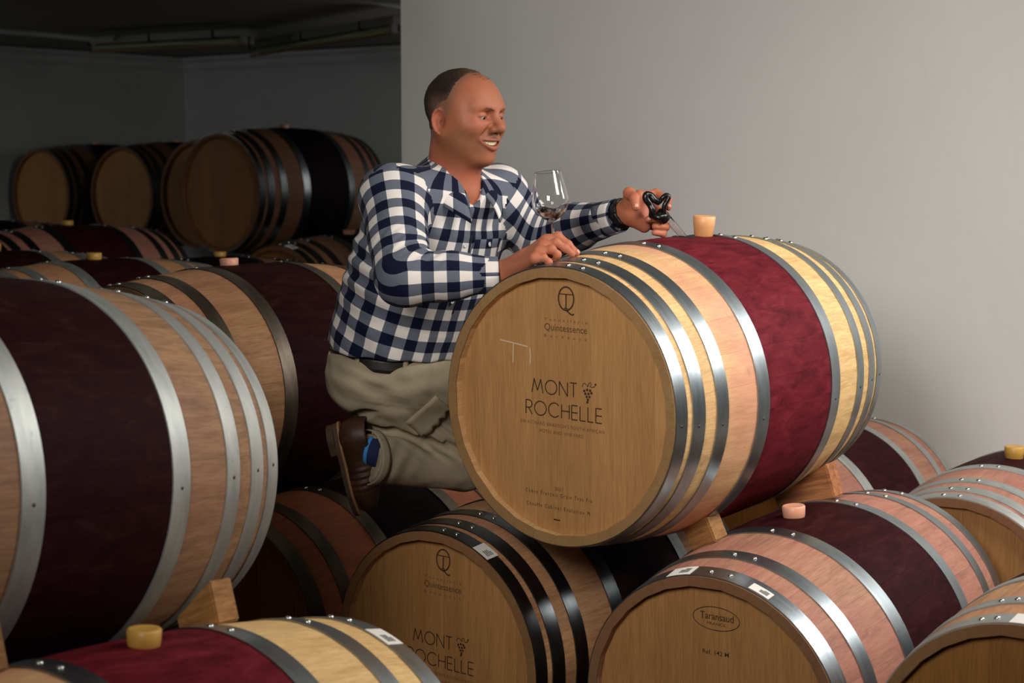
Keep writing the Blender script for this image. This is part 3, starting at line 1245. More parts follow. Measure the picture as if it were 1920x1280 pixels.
def surface(prims, h, disp=None, Bn=20):
    un = [p for p in prims if p.op == 'u']
    lo = np.min([p.c - p.r for p in un], axis=0) - 0.03
    hi = np.max([p.c + p.r for p in un], axis=0) + 0.03
    nb = np.ceil((hi - lo) / (h * Bn)).astype(int)
    NY, NZ = int(nb[1] * Bn + 2), int(nb[2] * Bn + 2)
    bs = h * Bn
    half = bs * 0.5 * math.sqrt(3)
    I, J, K = np.meshgrid(*[np.arange(n) for n in nb], indexing='ij')
    bl = np.stack([I.ravel(), J.ravel(), K.ravel()], 1)
    ctr = lo + (bl + 0.5) * bs
    keep = np.zeros(len(bl), bool)
    for p in un:
        keep |= np.linalg.norm(ctr - p.c, axis=1) < p.r + half + 0.02
    bl, ctr = bl[keep], ctr[keep]
    d = sdf(prims, ctr, disp)
    m = np.abs(d) < half * 1.35 + 0.012
    bl, ctr = bl[m], ctr[m]
    g = np.arange(Bn + 1)
    GX, GY, GZ = np.meshgrid(g, g, g, indexing='ij')
    G = np.stack([GX.ravel(), GY.ravel(), GZ.ravel()], 1)
    ids_all, pos_all, quads = [], [], []
    cid = lambda c: (c[:, 0] * NY + c[:, 1]) * NZ + c[:, 2]
    corner = np.array([[0, 0, 0], [1, 0, 0], [0, 1, 0], [1, 1, 0], [0, 0, 1], [1, 0, 1], [0, 1, 1], [1, 1, 1]])
    edges = [(0, 1), (2, 3), (4, 5), (6, 7), (0, 2), (1, 3), (4, 6), (5, 7), (0, 4), (1, 5), (2, 6), (3, 7)]
    for b, c in zip(bl, ctr):
        loc = [p for p in prims if np.linalg.norm(p.c - c) < p.r + half + max(0.035, p.k * 1.6)]
        if not any(p.op == 'u' for p in loc): continue
        base = b * Bn
        P = lo + (base + G) * h
        f = sdf(loc, P, disp).reshape(Bn + 1, Bn + 1, Bn + 1)
        s = f < 0
        if s.all() or not s.any(): continue
        cs = np.stack([s[dx:Bn + dx, dy:Bn + dy, dz:Bn + dz] for dx, dy, dz in corner], -1)
        cnt = cs.sum(-1)
        act = np.argwhere((cnt > 0) & (cnt < 8))
        if len(act) == 0: continue
        fv = np.stack([f[act[:, 0] + dx, act[:, 1] + dy, act[:, 2] + dz] for dx, dy, dz in corner], -1)
        acc = np.zeros((len(act), 3))
        n = np.zeros(len(act))
        for (i, j) in edges:
            fi, fj = fv[:, i], fv[:, j]
            x = (fi < 0) != (fj < 0)
            t = np.where(x, fi / np.where(x, fi - fj, 1), 0)
            acc += np.where(x[:, None], corner[i] + t[:, None] * (corner[j] - corner[i]), 0)
            n += x
        ids_all.append(cid(act + base))
        pos_all.append(lo + (act + base + acc / n[:, None]) * h)
        for ax in range(3):
            o = np.zeros(3, int)
            o[ax] = 1
            s0 = s[:Bn, :Bn, :Bn]
            s1 = s[o[0]:Bn + o[0], o[1]:Bn + o[1], o[2]:Bn + o[2]]
            e = np.argwhere(s0 != s1)
            if len(e) == 0: continue
            inside = s0[e[:, 0], e[:, 1], e[:, 2]]
            u, v = np.zeros(3, int), np.zeros(3, int)
            u[(ax + 1) % 3] = 1
            v[(ax + 2) % 3] = 1
            g0 = e + base
            q = np.stack([cid(g0 - u - v), cid(g0 - v), cid(g0), cid(g0 - u)], 1)
            q[~inside] = q[~inside][:, ::-1]
            quads.append(q)
    ids = np.concatenate(ids_all)
    pos = np.concatenate(pos_all)
    ids, first = np.unique(ids, return_index=True)
    pos = pos[first]
    Q = np.concatenate(quads)
    ix = np.searchsorted(ids, Q)
    ix = np.clip(ix, 0, len(ids) - 1)
    ok = (ids[ix] == Q).all(1)
    return pos, ix[ok]


def snap(prims, p, d, lift, disp=None):
    """move p along d onto the surface of prims"""
    p = V3(p)
    d = V3(d) / np.linalg.norm(d)
    for _ in range(30):
        v = float(sdf(prims, p[None], disp)[0])
        p = p - d * (v - lift) * 0.8
    return p


def relax(V, Q, it=1, w=0.5):
    for _ in range(it):
        acc = np.zeros_like(V)
        n = np.zeros(len(V))
        for a, b in ((0, 1), (1, 2), (2, 3), (3, 0)):
            for i, j in ((a, b), (b, a)):
                acc[:, 0] += np.bincount(Q[:, i], V[Q[:, j], 0], len(V))
                acc[:, 1] += np.bincount(Q[:, i], V[Q[:, j], 1], len(V))
                acc[:, 2] += np.bincount(Q[:, i], V[Q[:, j], 2], len(V))
                n += np.bincount(Q[:, i], minlength=len(V))
        m = n > 0
        V = V.copy()
        V[m] = V[m] * (1 - w) + w * acc[m] / n[m, None]
    return V


def wob(P, f, seed):
    r = np.random.RandomState(seed)
    out = np.zeros(len(P))
    for _ in range(5):
        d = r.normal(size=3)
        d /= np.linalg.norm(d)
        out += np.sin(P @ d * f * r.uniform(0.7, 1.5) + r.uniform(0, 6.3))
    return out / 5


# ----------------------------------------------------------------- the figure: joints
ORIGIN = at(868, 905, 4.40)          # knee on the barrels: base of the person


def L3(px, py, d): return V3(at(px, py, d))


tor_yaw = R(42)
tF = np.array([math.sin(tor_yaw), -math.cos(tor_yaw), 0.0])       # chest direction
tR = np.array([-math.cos(tor_yaw), -math.sin(tor_yaw), 0.0])      # towards his right side
SP = [L3(740, 668, 4.33), L3(766, 580, 4.30), L3(796, 490, 4.25), L3(826, 405, 4.20), L3(846, 345, 4.17)]
NECK0, NECK1 = L3(846, 352, 4.17), L3(857, 280, 4.15)
SH_R, EL_R, WR_R = L3(738, 372, 4.05), L3(756, 520, 3.86), L3(952, 511, 3.865)
SH_L, EL_L, WR_L = L3(930, 368, 4.27), L3(1006, 446, 4.34), L3(1170, 399, 4.10)
HIP_R, KN_R, AN_R = L3(692, 704, 4.28), L3(872, 866, 4.46), L3(690, 842, 4.235)
HIP_L, KN_L, AN_L = L3(745, 695, 4.42), L3(905, 775, 4.66), L3(760, 868, 4.66)

# head frame
hy, hp, hr = R(52), R(6), R(0)
hF = np.array([math.sin(hy) * math.cos(hp), -math.cos(hy) * math.cos(hp), -math.sin(hp)])
hL = np.array([math.cos(hy), math.sin(hy), 0.0])
hU = np.cross(hF, hL)
HM = np.stack([hF, hL, hU])
HC = L3(873, 216, 4.12)


def H(x, y, z): return HC + hF * x + hL * y + hU * z


LIPS = []


def lip_pts(base=None):
    """upper and lower lip lines laid on the face"""
    if not LIPS:
        up, lw = [], []
        for i in range(9):
            a = (i - 4) / 4
            y = a * 0.0350
            dr = hF + hL * a * 0.55
            up.append(snap(base, H(0.100 - 0.02 * a * a, y, -0.0505 - 0.0030 * a * a), dr, 0.0012 * (1 - a * a)))
            lw.append(snap(base, H(0.100 - 0.02 * a * a, y, -0.0705 + 0.0160 * a * a), dr, 0.0008 * (1 - a * a)))
        LIPS.extend([up, lw])
    return LIPS


def head_prims():
    P = []
    P.append(p_ell(H(-0.014, 0, 0.026), HM, (0.097, 0.077, 0.083), k=0.01))
    P.append(p_ell(H(0.030, 0, 0.012), HM, (0.062, 0.066, 0.070), k=0.03))            # forehead / mid face
    P.append(p_ell(H(0.034, 0, -0.045), HM, (0.050, 0.056, 0.066), k=0.03))           # lower face
    for s in (-1, 1):
        P.append(p_cone(H(-0.006, s * 0.058, -0.045), H(0.056, s * 0.022, -0.094), 0.024, 0.017, k=0.025))   # jaw
        P.append(p_ell(H(0.024, s * 0.046, -0.046), HM, (0.040, 0.0235, 0.042), k=0.025))                 # fullness of the cheek
        P.append(p_ell(H(0.058, s * 0.042, -0.023), HM, (0.026, 0.024, 0.021), k=0.022))                  # smiling cheek
        P.append(p_cone(H(0.079, s * 0.014, 0.0225), H(0.066, s * 0.044, 0.0245), 0.0105, 0.0075, k=0.022))  # brow
        P.append(p_ell(H(0.012, s * 0.064, -0.004), HM, (0.034, 0.012, 0.034), k=0.025))                    # cheekbone
    P.append(p_ell(H(0.066, 0, -0.098), HM, (0.022, 0.026, 0.0165), k=0.02))          # chin
    P.append(p_ell(H(0.066, 0, -0.060), HM, (0.026, 0.036, 0.030), k=0.02))           # muzzle
    # eye sockets, deepest beside the nose
    for s in (-1, 1):
        P.append(p_ell(H(0.0935, s * 0.033, 0.0055), HM, (0.0185, 0.020, 0.0100), 's', 0.012))
        P.append(p_ell(H(0.0945, s * 0.0185, 0.0065), HM, (0.0115, 0.0085, 0.0095), 's', 0.010))
    # lids
    for s in (-1, 1):
        P.append(p_ell(H(0.0705, s * 0.0320, 0.0030), HM, (0.0146, 0.0175, 0.0125), k=0.004))
    # nose
    P.append(p_cone(H(0.083, 0, 0.015), H(0.109, 0, -0.018), 0.0080, 0.0115, k=0.010))
    P.append(p_ell(H(0.1095, 0, -0.0235), HM, (0.0130, 0.0130, 0.0110), k=0.006))
    for s in (-1, 1):
        P.append(p_ell(H(0.0950, s * 0.0135, -0.0270), HM, (0.0135, 0.0078, 0.0090), k=0.005))
        P.append(p_ell(H(0.1015, s * 0.0072, -0.0370), HM, (0.0062, 0.0036, 0.0045), 's', 0.003))  # nostril
        P.append(p_cone(H(0.0900, s * 0.0235, -0.0270), H(0.0790, s * 0.0350, -0.0410), 0.0014, 0.0004, 's', 0.010))   # fold
    # eye slit
    for s in (-1, 1):
        P.append(p_cone(H(0.0805, s * 0.0205, 0.0000), H(0.0845, s * 0.0320, 0.0004), 0.0022, 0.0029, 's', 0.0015))
        P.append(p_cone(H(0.0845, s * 0.0320, 0.0004), H(0.0795, s * 0.0430, -0.0012), 0.0029, 0.0018, 's', 0.0015))
    # lips and the open smile
    up, lw = lip_pts(list(P))
    for i in range(8):
        w0, w1 = 0.0046 - 0.0036 * abs(i - 4) / 4, 0.0046 - 0.0036 * abs(i - 3) / 4
        P.append(p_cone(up[i], up[i + 1], w0 * 0.8, w1 * 0.8, k=0.005))
        P.append(p_cone(lw[i], lw[i + 1], w0 * 1.05, w1 * 1.05, k=0.006))
    for i in range(8):
        m0, m1 = (up[i] * .52 + lw[i] * .48), (up[i + 1] * .52 + lw[i + 1] * .48)
        t0, t1 = 0.0054 * (1 - (abs(i - 4) / 4.1) ** 2.6), 0.0054 * (1 - (abs(i - 3) / 4.1) ** 2.6)
        P.append(p_cone(m0 + hF * 0.002, m1 + hF * 0.002, max(t0, 0.0014), max(t1, 0.0014), 's', 0.002))
        P.append(p_cone(m0 - hF * 0.006, m1 - hF * 0.006, max(t0, 0.0008), max(t1, 0.0008), 's', 0.002))
    # ears
    for s in (-1, 1):
        eM = np.stack([hF * math.cos(0.40) + hL * s * -math.sin(0.40), hL * s * math.cos(0.40) + hF * math.sin(0.40), hU * 0.985 + hF * -0.17])
        ec = H(-0.011, s * 0.0770, -0.018)
        P.append(p_ell(ec - eM[0] * 0.002, eM, (0.0195, 0.0062, 0.0315), k=0.006))
        pts = []
        for q in range(11):
            a = R(-75 + 270 * q / 10)
            pts.append(ec + eM[0] * (-0.0190 * math.cos(a)) + eM[2] * (0.0300 * math.sin(a)) + eM[1] * 0.0065)
        for q in range(10):
            P.append(p_cone(pts[q], pts[q + 1], 0.0036, 0.0036, k=0.0025))
        P.append(p_ell(ec + eM[1] * 0.0095 + eM[0] * 0.005 + eM[2] * -0.001, eM, (0.0080, 0.0080, 0.0125), 's', 0.004))
        P.append(p_ell(ec + eM[1] * 0.0080 + eM[0] * -0.003 + eM[2] * 0.015, eM, (0.0085, 0.0035, 0.0080), 's', 0.004))
        P.append(p_ell(ec + eM[2] * -0.028 + eM[0] * 0.005 + eM[1] * 0.003, eM, (0.0085, 0.0055, 0.0085), k=0.005))  # lobe
    return P


def finger(P, pts, r0, r1, k=0.004, grp=0):
    n = len(pts) - 1
    for i in range(n):
        a = r0 + (r1 - r0) * i / n
        b = r0 + (r1 - r0) * (i + 1) / n
        P.append(p_cone(pts[i], pts[i + 1], a, b, k=k if i else 0.010))
    for i in range(1, n):   # knuckle swell
        rr = (r0 + (r1 - r0) * i / n) * 1.07
        P.append(p_cone(pts[i], pts[i] + 1e-4, rr, rr, k=0.004))


def body_prims():
    P = head_prims()
    # neck with trapezius
    P.append(p_cone(H(-0.028, 0, -0.055), NECK0, 0.058, 0.064, k=0.030))
    P.append(p_cone(H(0.012, -0.010, -0.085), NECK0 + tF * 0.026, 0.040, 0.044, k=0.030))
    # trunk inside the shirt
    P.append(p_loft(SP, tR, tF, [0.140, 0.145, 0.160, 0.155, 0.10], [0.112, 0.115, 0.108, 0.088, 0.066], k=0.03))
    P.append(p_cone(SP[4] + tF * .020 + [0, 0, -.03], SP[3] + tF * 0.035, 0.056, 0.060, k=0.03))
    # arms
    for sh, el, wr in ((SH_R, EL_R, WR_R), (SH_L, EL_L, WR_L)):
        P.append(p_cone(SP[4] + [0, 0, -.035], sh, 0.05, 0.055, k=0.03))
        P.append(p_cone(sh, el, 0.052, 0.040, k=0.03))
        P.append(p_cone(el, el * .55 + wr * .45, 0.042, 0.040, k=0.02))
        P.append(p_cone(el * .55 + wr * .45, wr, 0.040, 0.0285, k=0.02))
    # legs inside the trousers
    P.append(p_loft([L3(722, 705, 4.36), SP[0]], tR, tF, [0.12, 0.13], [0.09, 0.11], k=0.04))
    for hip, kn, an in ((HIP_R, KN_R, AN_R), (HIP_L, KN_L, AN_L)):
        P.append(p_cone(hip, kn, 0.062, 0.046, k=0.03))
        P.append(p_cone(kn, an, 0.046, 0.028, k=0.02))
    P.append(p_cone(AN_R, L3(668, 835, 4.25), 0.028, 0.026, k=0.02))
    P.append(p_cone(L3(668, 835, 4.25), L3(680, 930, 4.275), 0.024, 0.018, k=0.02))
    # ---- right hand on the glass foot
    wr = WR_R
    mcp = [L3(1024, 451, 3.800), L3(1019, 461, 3.775), L3(1011, 472, 3.752), L3(1002, 484, 3.735)]
    for m, r_ in zip(mcp, (0.0135, 0.0135, 0.0125, 0.0115)):
        P.append(p_cone(wr + (m - wr) * 0.10, m, 0.0215, r_, k=0.012))
    P.append(p_cone(wr, wr + (mcp[1] - wr) * 0.5, 0.0255, 0.0225, k=0.012))
    finger(P, [mcp[0], L3(1046, 443, 3.795), L3(1065, 458, 3.790), L3(1081, 474, 3.788)], 0.0108, 0.0078)
    finger(P, [mcp[1], L3(1043, 455, 3.768), L3(1060, 465, 3.770), L3(1073, 476, 3.775)], 0.0108, 0.0078)
    finger(P, [mcp[2], L3(1034, 467, 3.745), L3(1045, 477, 3.755), L3(1040, 489, 3.772)], 0.0102, 0.0075)
    finger(P, [mcp[3], L3(1019, 483, 3.732), L3(1029, 491, 3.742), L3(1024, 500, 3.757)], 0.0090, 0.0068)
    finger(P, [wr + (mcp[0] - wr) * 0.35 + V3((0, 0.01, -0.008)), L3(1004, 474, 3.850), L3(1022, 478, 3.835), L3(1036, 478, 3.825)], 0.0130, 0.0088)
    # ---- left hand round the wine thief
    wl = WR_L
    mc = [L3(1198, 368, 4.105), L3(1213, 383, 4.135), L3(1221, 402, 4.140), L3(1221, 420, 4.130)]
    for m, r_ in zip(mc, (0.0150, 0.0150, 0.0145, 0.0135)):
        P.append(p_cone(wl + (m - wl) * 0.12, m, 0.0225, r_, k=0.014))
    P.append(p_cone(L3(1184, 405, 4.085), L3(1208, 424, 4.095), 0.022, 0.016, k=0.016))       # heel of the hand
    P.append(p_cone(L3(1180, 392, 4.075), L3(1182, 372, 4.055), 0.021, 0.016, k=0.016))       # ball of the thumb
    finger(P, [mc[0], L3(1230, 362, 4.120), L3(1253, 374, 4.090), L3(1253, 389, 4.062)], 0.0112, 0.0080)
    finger(P, [mc[1], L3(1244, 398, 4.135), L3(1240, 411, 4.082), L3(1215, 411, 4.055)], 0.0110, 0.0082)
    finger(P, [mc[2], L3(1248, 413, 4.130), L3(1248, 425, 4.080), L3(1228, 424, 4.055)], 0.0108, 0.0080)
    finger(P, [mc[3], L3(1241, 428, 4.115), L3(1243, 438, 4.080), L3(1227, 436, 4.060)], 0.0098, 0.0074)
    finger(P, [L3(1181, 378, 4.060), L3(1180, 362, 4.035), L3(1190, 371, 4.010), L3(1192, 388, 4.000)], 0.0155, 0.0096)
    return P


bp = body_prims()
Vb, Qb = surface(bp, 0.0027)
Vb = relax(Vb, Qb, 1, 0.35)


def paint(me, cols, name='Col'):
    at_ = me.attributes.new(name, 'FLOAT_COLOR', 'POINT')
    c = np.ones((len(cols), 4), dtype=np.float32)
    c[:, :3] = cols
    at_.data.foreach_set('color', c.ravel())


def blob(P, c, r):
    return np.exp(-np.sum((P - c) ** 2, axis=1) / (r * r))


skin = np.array(sr(164, 100, 70))
cols = np.tile(skin, (len(Vb), 1))
loc = (Vb - HC) @ HM.T


def tint(mask, col):
    global cols
    m = np.clip(mask, 0, 1)[:, None]
    cols = cols * (1 - m) + np.array(col) * m


def sg(x): return 1 / (1 + np.exp(-np.clip(x, -40, 40)))


hd = (np.linalg.norm(loc, axis=1) < 0.20)
red = sr(176, 88, 66)
for s in (-1, 1):
    tint(0.7 * blob(loc, np.array([0.075, s * 0.045, -0.022]), 0.026), red)
    tint(0.6 * blob(loc, np.array([-0.014, s * 0.085, -0.018]), 0.030), sr(190, 96, 70))
    tint(0.8 * blob(loc, np.array([-0.004, s * 0.082, -0.020]), 0.0085), sr(96, 40, 28))  # hollow of the ear, its shade painted into the skin colour
tint(0.6 * blob(loc, np.array([0.116, 0, -0.024]), 0.018), red)
# beard shadow: jaw, chin and upper lip
jaw = sg((-0.036 - loc[:, 2] - 0.30 * (0.05 - loc[:, 0])) / 0.008) * sg((loc[:, 2] + 0.125) / 0.008) * sg((loc[:, 0] + 0.015) / 0.006) * hd
jaw *= 1 - 0.8 * blob(loc, np.array([0.085, 0, -0.085]), 0.020)
tint(0.60 * jaw, sr(124, 88, 58))
tint(0.40 * blob(loc, np.array([0.095, 0, -0.041]), 0.012), sr(130, 82, 62))
# cropped hair and stubble round the hair line
ya = np.abs(loc[:, 1])
front = np.interp(loc[:, 2], [-0.04, -0.012, 0.010, 0.044, 0.07, 0.09, 0.12], [0.000, 0.006, 0.015, 0.024, 0.024, 0.024, 0.024])
low = np.interp(loc[:, 0], [-0.12, -0.05, -0.036, -0.028, -0.004, 0.002, 0.02], [-0.075, -0.066, -0.050, 0.010, 0.010, -0.014, -0.018])
crop = sg((front - loc[:, 0]) / 0.0045) * sg((loc[:, 2] - low) / 0.004) * hd
tint(0.80 * crop, sr(120, 92, 72))
top_ = sg((loc[:, 2] - 0.088) / 0.006) * sg((0.045 - loc[:, 0]) / 0.008) * hd
tint(0.35 * top_, sr(104, 66, 46))
# lips, and the open mouth's inner shade painted dark
up_l, lw_l = lip_pts()
for q1, q2 in zip(up_l, lw_l):
    a1, a2 = (q1 - HC) @ HM.T, (q2 - HC) @ HM.T
    tint(0.75 * blob(loc, a1 + [0.001, 0, 0.0005]), sr(150, 74, 62)) if False else tint(0.7 * blob(loc, a1 + np.array([0.001, 0, 0.0005]), 0.0046), sr(150, 74, 62))
    tint(0.75 * blob(loc, a2 + np.array([0.001, 0, -0.001]), 0.0058), sr(160, 80, 68))
    tint(0.97 * blob(loc, (a1 + a2) / 2 + np.array([-0.011, 0, 0]), 0.0075), sr(48, 16, 14))
# eye corners, lash line
for s in (-1, 1):
    for (x, y) in ((0.0845, 0.0215), (0.0840, 0.028), (0.0820, 0.035), (0.0785, 0.0420), (0.0760, 0.0465)):
        tint(0.75 * blob(loc, np.array([x, s * y, 0.0016]), 0.0034), sr(62, 36, 28))
        tint(0.35 * blob(loc, np.array([x, s * y, -0.0040]), 0.0040), sr(120, 66, 50))
# warm neck and hands
nk = sg((-0.085 - loc[:, 2] - 0.2 * loc[:, 0]) / 0.012) * (np.linalg.norm(Vb - NECK0, axis=1) < 0.22)
tint(0.55 * nk, sr(172, 92, 66))
for c, r_ in ((WR_R, 0.17), (WR_L, 0.15)):
    m = (np.linalg.norm(Vb - c, axis=1) < r_ + .03)
    tint(0.50 * m, sr(186, 110, 82))

body = mesh_np('person', Vb - V3(ORIGIN), Qb)
paint(body, cols)


def mat_skin():
    t = NT('skin')
    a = t.n('ShaderNodeAttribute', attribute_name='Col')
    pos = t.n('ShaderNodeNewGeometry').outputs['Position']
    nz = t.noise(pos, 55, 4, 0.6)
    t.color(t.mix(t.math('MULTIPLY', t.ramp(nz, [(0.42, (0, 0, 0)), (0.7, (1, 1, 1))]), 0.22), a.outputs['Color'], (0.33, 0.11, 0.07)))
    t.set(Roughness=0.54, **{'Specular_IOR_Level': 0.32})
    t.b.inputs['Subsurface Weight'].default_value = 0.18
    t.b.inputs['Subsurface Radius'].default_value = (1.0, 0.35, 0.2)
    t.b.inputs['Subsurface Scale'].default_value = 0.006
    t.bump(t.noise(pos, 900, 3, 0.6), 0.10, 0.0006)
    return t.m


person = obj('person', body, mat_skin())
person.location = ORIGIN
tag(person, 'smiling man in navy and white checked shirt kneeling beside the topmost barrel', 'person')


def pchild(name, V, Q, mat, label=None):
    me = mesh_np(name, V - V3(ORIGIN), Q)
    o = obj(name, me, mat, person)
    if label: o['label'] = label
    return o


def pmesh(name, me, mat, label=None):
    """mesh given in world coordinates -> child of the person"""
    for v in me.vertices: v.co = v.co - ORIGIN
    o = obj(name, me, mat, person)
    if label: o['label'] = label
    return o


# ---- eyes, teeth, brows, hair
M_eye = mat_plain('eye_white', sr(150, 132, 120), 0.25)
M_iris = mat_plain('iris', sr(30, 26, 24), 0.15)
M_teeth = mat_plain('teeth', sr(222, 204, 168), 0.3)
for s in (-1, 1):
    bm = bmesh.new()
    bmesh.ops.create_uvsphere(bm, u_segments=20, v_segments=14, radius=0.0128)
    me = bpy.data.meshes.new('eye')
    bm.to_mesh(me)
    bm.free()
    c = H(0.0712, s * 0.0320, 0.0015)
    for v in me.vertices: v.co = v.co + Vector(c)
    me.polygons.foreach_set('use_smooth', [True] * len(me.polygons))
    e_ = pmesh('eye', me, M_eye)
    bm = bmesh.new()
    bmesh.ops.create_uvsphere(bm, u_segments=16, v_segments=10, radius=0.0074)
    me = bpy.data.meshes.new('iris')
    bm.to_mesh(me)
    bm.free()
    g = hF * 0.93 + hL * 0.22 - hU * 0.28
    g = g / np.linalg.norm(g)
    c2 = c + g * 0.0066
    for v in me.vertices: v.co = v.co + Vector(c2) - ORIGIN
    obj('iris', me, M_iris, e_)
for i in range(8):
    a = (i - 3.5) / 3.5
    t_ = 4 + a * 3.1
    j_ = int(min(7, max(0, math.floor(t_))))
    w_ = t_ - j_
    lu, ll = lip_pts()
    u_ = lu[j_] * (1 - w_) + lu[j_ + 1] * w_
    l_ = ll[j_] * (1 - w_) + ll[j_ + 1] * w_
    tg = lu[j_ + 1] - lu[j_]
    tg = tg - hU * (tg @ hU)
    tg /= np.linalg.norm(tg)
    nf = np.cross(tg, hU)
    nf = nf if nf @ hF > 0 else -nf
    c_ = u_ * 0.62 + l_ * 0.38 - nf * 0.0072
    hh = max(0.0035, 0.62 * np.linalg.norm(u_ - l_))
    bm = bmesh.new()
    bmesh.ops.create_cube(bm, size=1)
    for v in bm.verts:
        q = v.co
        v.co = Vector(c_ + nf * q.x * 0.005 + tg * q.y * 0.0076 + hU * q.z * hh)
    bmesh.ops.bevel(bm, geom=bm.edges[:], offset=0.0010, segments=2, affect='EDGES')
    me = bpy.data.meshes.new('tooth')
    bm.to_mesh(me)
    bm.free()
    pmesh('tooth', me, M_teeth)
M_brow = mat_plain('eyebrow_hair', sr(112, 72, 50), 0.9)
for s in (-1, 1):
    pts = [snap(bp, H(0.11, s * y_, z_), hF + hL * s * k_, 0.0004) for y_, z_, k_ in ((0.013, 0.0190, 0.05), (0.024, 0.0230, 0.10), (0.037, 0.0240, 0.25), (0.048, 0.0205, 0.4))]
    pr = [p_cone(pts[i], pts[i + 1], (0.0014, 0.0018, 0.0016)[i], (0.0018, 0.0016, 0.0008)[i], k=0.003) for i in range(3)]
    v_, q_ = surface(pr, 0.0014)
    pchild('eyebrow', v_, q_, M_brow)


def hair_disp(P):
    return 0.0009 * np.sin(P @ (hU * 700)) * np.sin(P @ (hF * 450)) + 0.0012 * wob(P, 160, 3)


def p_fn(fn, c, r, op, k):
    return Prim(fn, c, r, op, k)


def not_hair(P):
    """negative where the head is bald or face: receding line, sideburn, ear opening"""
    q = (P - HC) @ HM.T
    x, y, z = q[:, 0], np.abs(q[:, 1]), q[:, 2]
    # front limit of the hair as a function of height
    lim = np.interp(z, [-0.085, -0.06, -0.030, 0.0, 0.020, 0.045, 0.07, 0.09, 0.11], [-0.060, -0.052, -0.034, -0.006, 0.002, 0.008, 0.010, 0.016, 0.020])
    lim = lim + 0.0016 * np.sin(z * 420 + 9 * np.sin(y * 300)) * (z > -0.01)
    d = lim - x
    lowz = np.interp(x, [-0.12, -0.050, -0.036, -0.028, 0.0, 0.03], [-0.036, -0.044, -0.034, 0.013, 0.013, 0.010])
    d2 = z - lowz
    return np.minimum(d, d2)


hp_ = [p_ell(H(-0.0145, 0, 0.0262), HM, (0.0992, 0.0788, 0.0850), k=0.01), p_ell(H(0.012, 0, 0.018), HM, (0.071, 0.0715, 0.075), k=0.02),
       p_cone(H(-0.030, 0, -0.050), H(-0.034, 0, -0.075), 0.0590, 0.0590, k=0.02)]
hp_.append(Prim(lambda P: not_hair(P), H(0, 0, 0), 0.3, 's', 0.004))
v_, q_ = surface(hp_, 0.0026, hair_disp)
hl = (v_ - HC) @ HM.T
side = np.clip((0.055 - hl[:, 2]) / 0.03, 0, 1) * np.clip((hl[:, 0] + 0.075) / 0.04, 0, 1)
hc = np.outer(1 - side, sr(44, 31, 24)) + np.outer(side, sr(104, 80, 62))
thin = np.clip((hl[:, 2] - 0.085) / 0.03, 0, 1) * np.clip((hl[:, 0] + 0.02) / 0.03, 0, 1)
hc = hc * (1 - 0.6 * thin[:, None]) + 0.6 * thin[:, None] * np.array(sr(104, 66, 46))


def mat_hair():
    t = NT('short_hair')
    a = t.n('ShaderNodeAttribute', attribute_name='Col')
    pos = t.n('ShaderNodeNewGeometry').outputs['Position']
    nz = t.noise(t.mapping(pos, (300, 300, 120)), 1.0, 3, 0.7)
    t.color(t.mix(t.ramp(nz, [(0.4, (0, 0, 0)), (0.7, (.5, .5, .5))]), a.outputs['Color'], (0.02, 0.014, 0.01)))
    t.set(Roughness=0.7, **{'Specular_IOR_Level': 0.25})
    t.bump(nz, 0.6, 0.002)
    return t.m
o = pchild('hair', v_, q_, mat_hair(), 'short dark receding hair, lighter at the sides')
paint(o.data, hc)
# tuft at the front of the crown
pr = []
rr_ = random.Random(4)
for i in range(26):
    y = rr_.uniform(-0.024, 0.016)
    x = rr_.uniform(0.015, 0.052)
    z = 0.026 + 0.0835 * math.sqrt(max(0.05, 1 - ((x + 0.014) / 0.097) ** 2 - (y / 0.077) ** 2)) - 0.001
    a = H(x, y, z)
    b = H(x + rr_.uniform(0.004, 0.016), y + rr_.uniform(-.004, .004), z + rr_.uniform(0.001, 0.006))
    pr.append(p_cone(a, b, 0.0009, 0.0005, k=0.0006))
v_, q_ = surface(pr, 0.0009)
pchild('hair_tuft', v_, q_, M_brow)

# ---- shirt
arm_u = lambda a, b: (b - a) / np.linalg.norm(b - a)
sh_t = p_loft(SP, tR, tF, [0.182, 0.185, 0.200, 0.192, 0.128], [0.156, 0.156, 0.148, 0.122, 0.082], k=0.05, grp=0)
yR, yL = SH_R, SH_L
CUF_R, CUF_L = L3(934, 515, 3.866), L3(1160, 404, 4.115)
shirt_p = [sh_t,
           p_cone(SP[4] + [0, 0, -0.028], yR, 0.072, 0.076, k=0.05), p_cone(SP[4] + [0, 0, -0.028], yL, 0.072, 0.074, k=0.05),
           p_cone(NECK0 + [0, 0, -0.02] - tF * 0.02, NECK0 + [0, 0, 0.02] - tF * 0.02, 0.082, 0.070, k=0.03)]
midR = EL_R * .5 + CUF_R * .5
sl_R = [p_cone(yR, EL_R, 0.080, 0.064, k=0.030, grp=1), p_cone(EL_R, midR, 0.064, 0.054, k=0.02, grp=1), p_cone(midR, CUF_R, 0.054, 0.0385, k=0.02, grp=1)]
midL = EL_L * .5 + CUF_L * .5
sl_L = [p_cone(yL, EL_L, 0.078, 0.064, k=0.030, grp=2), p_cone(EL_L, midL, 0.064, 0.056, k=0.02, grp=2), p_cone(midL, CUF_L, 0.056, 0.039, k=0.02, grp=2)]
shirt_p += sl_R + sl_L
# cut the sleeve ends square, the hem, and the open neck


def plane_cut(c, n, r=0.12):
    c, n = V3(c), V3(n) / np.linalg.norm(n)
    return Prim(lambda P: np.maximum(-(P - c) @ n, np.linalg.norm(P - c, axis=1) - r), c, r, 's', 0.002)


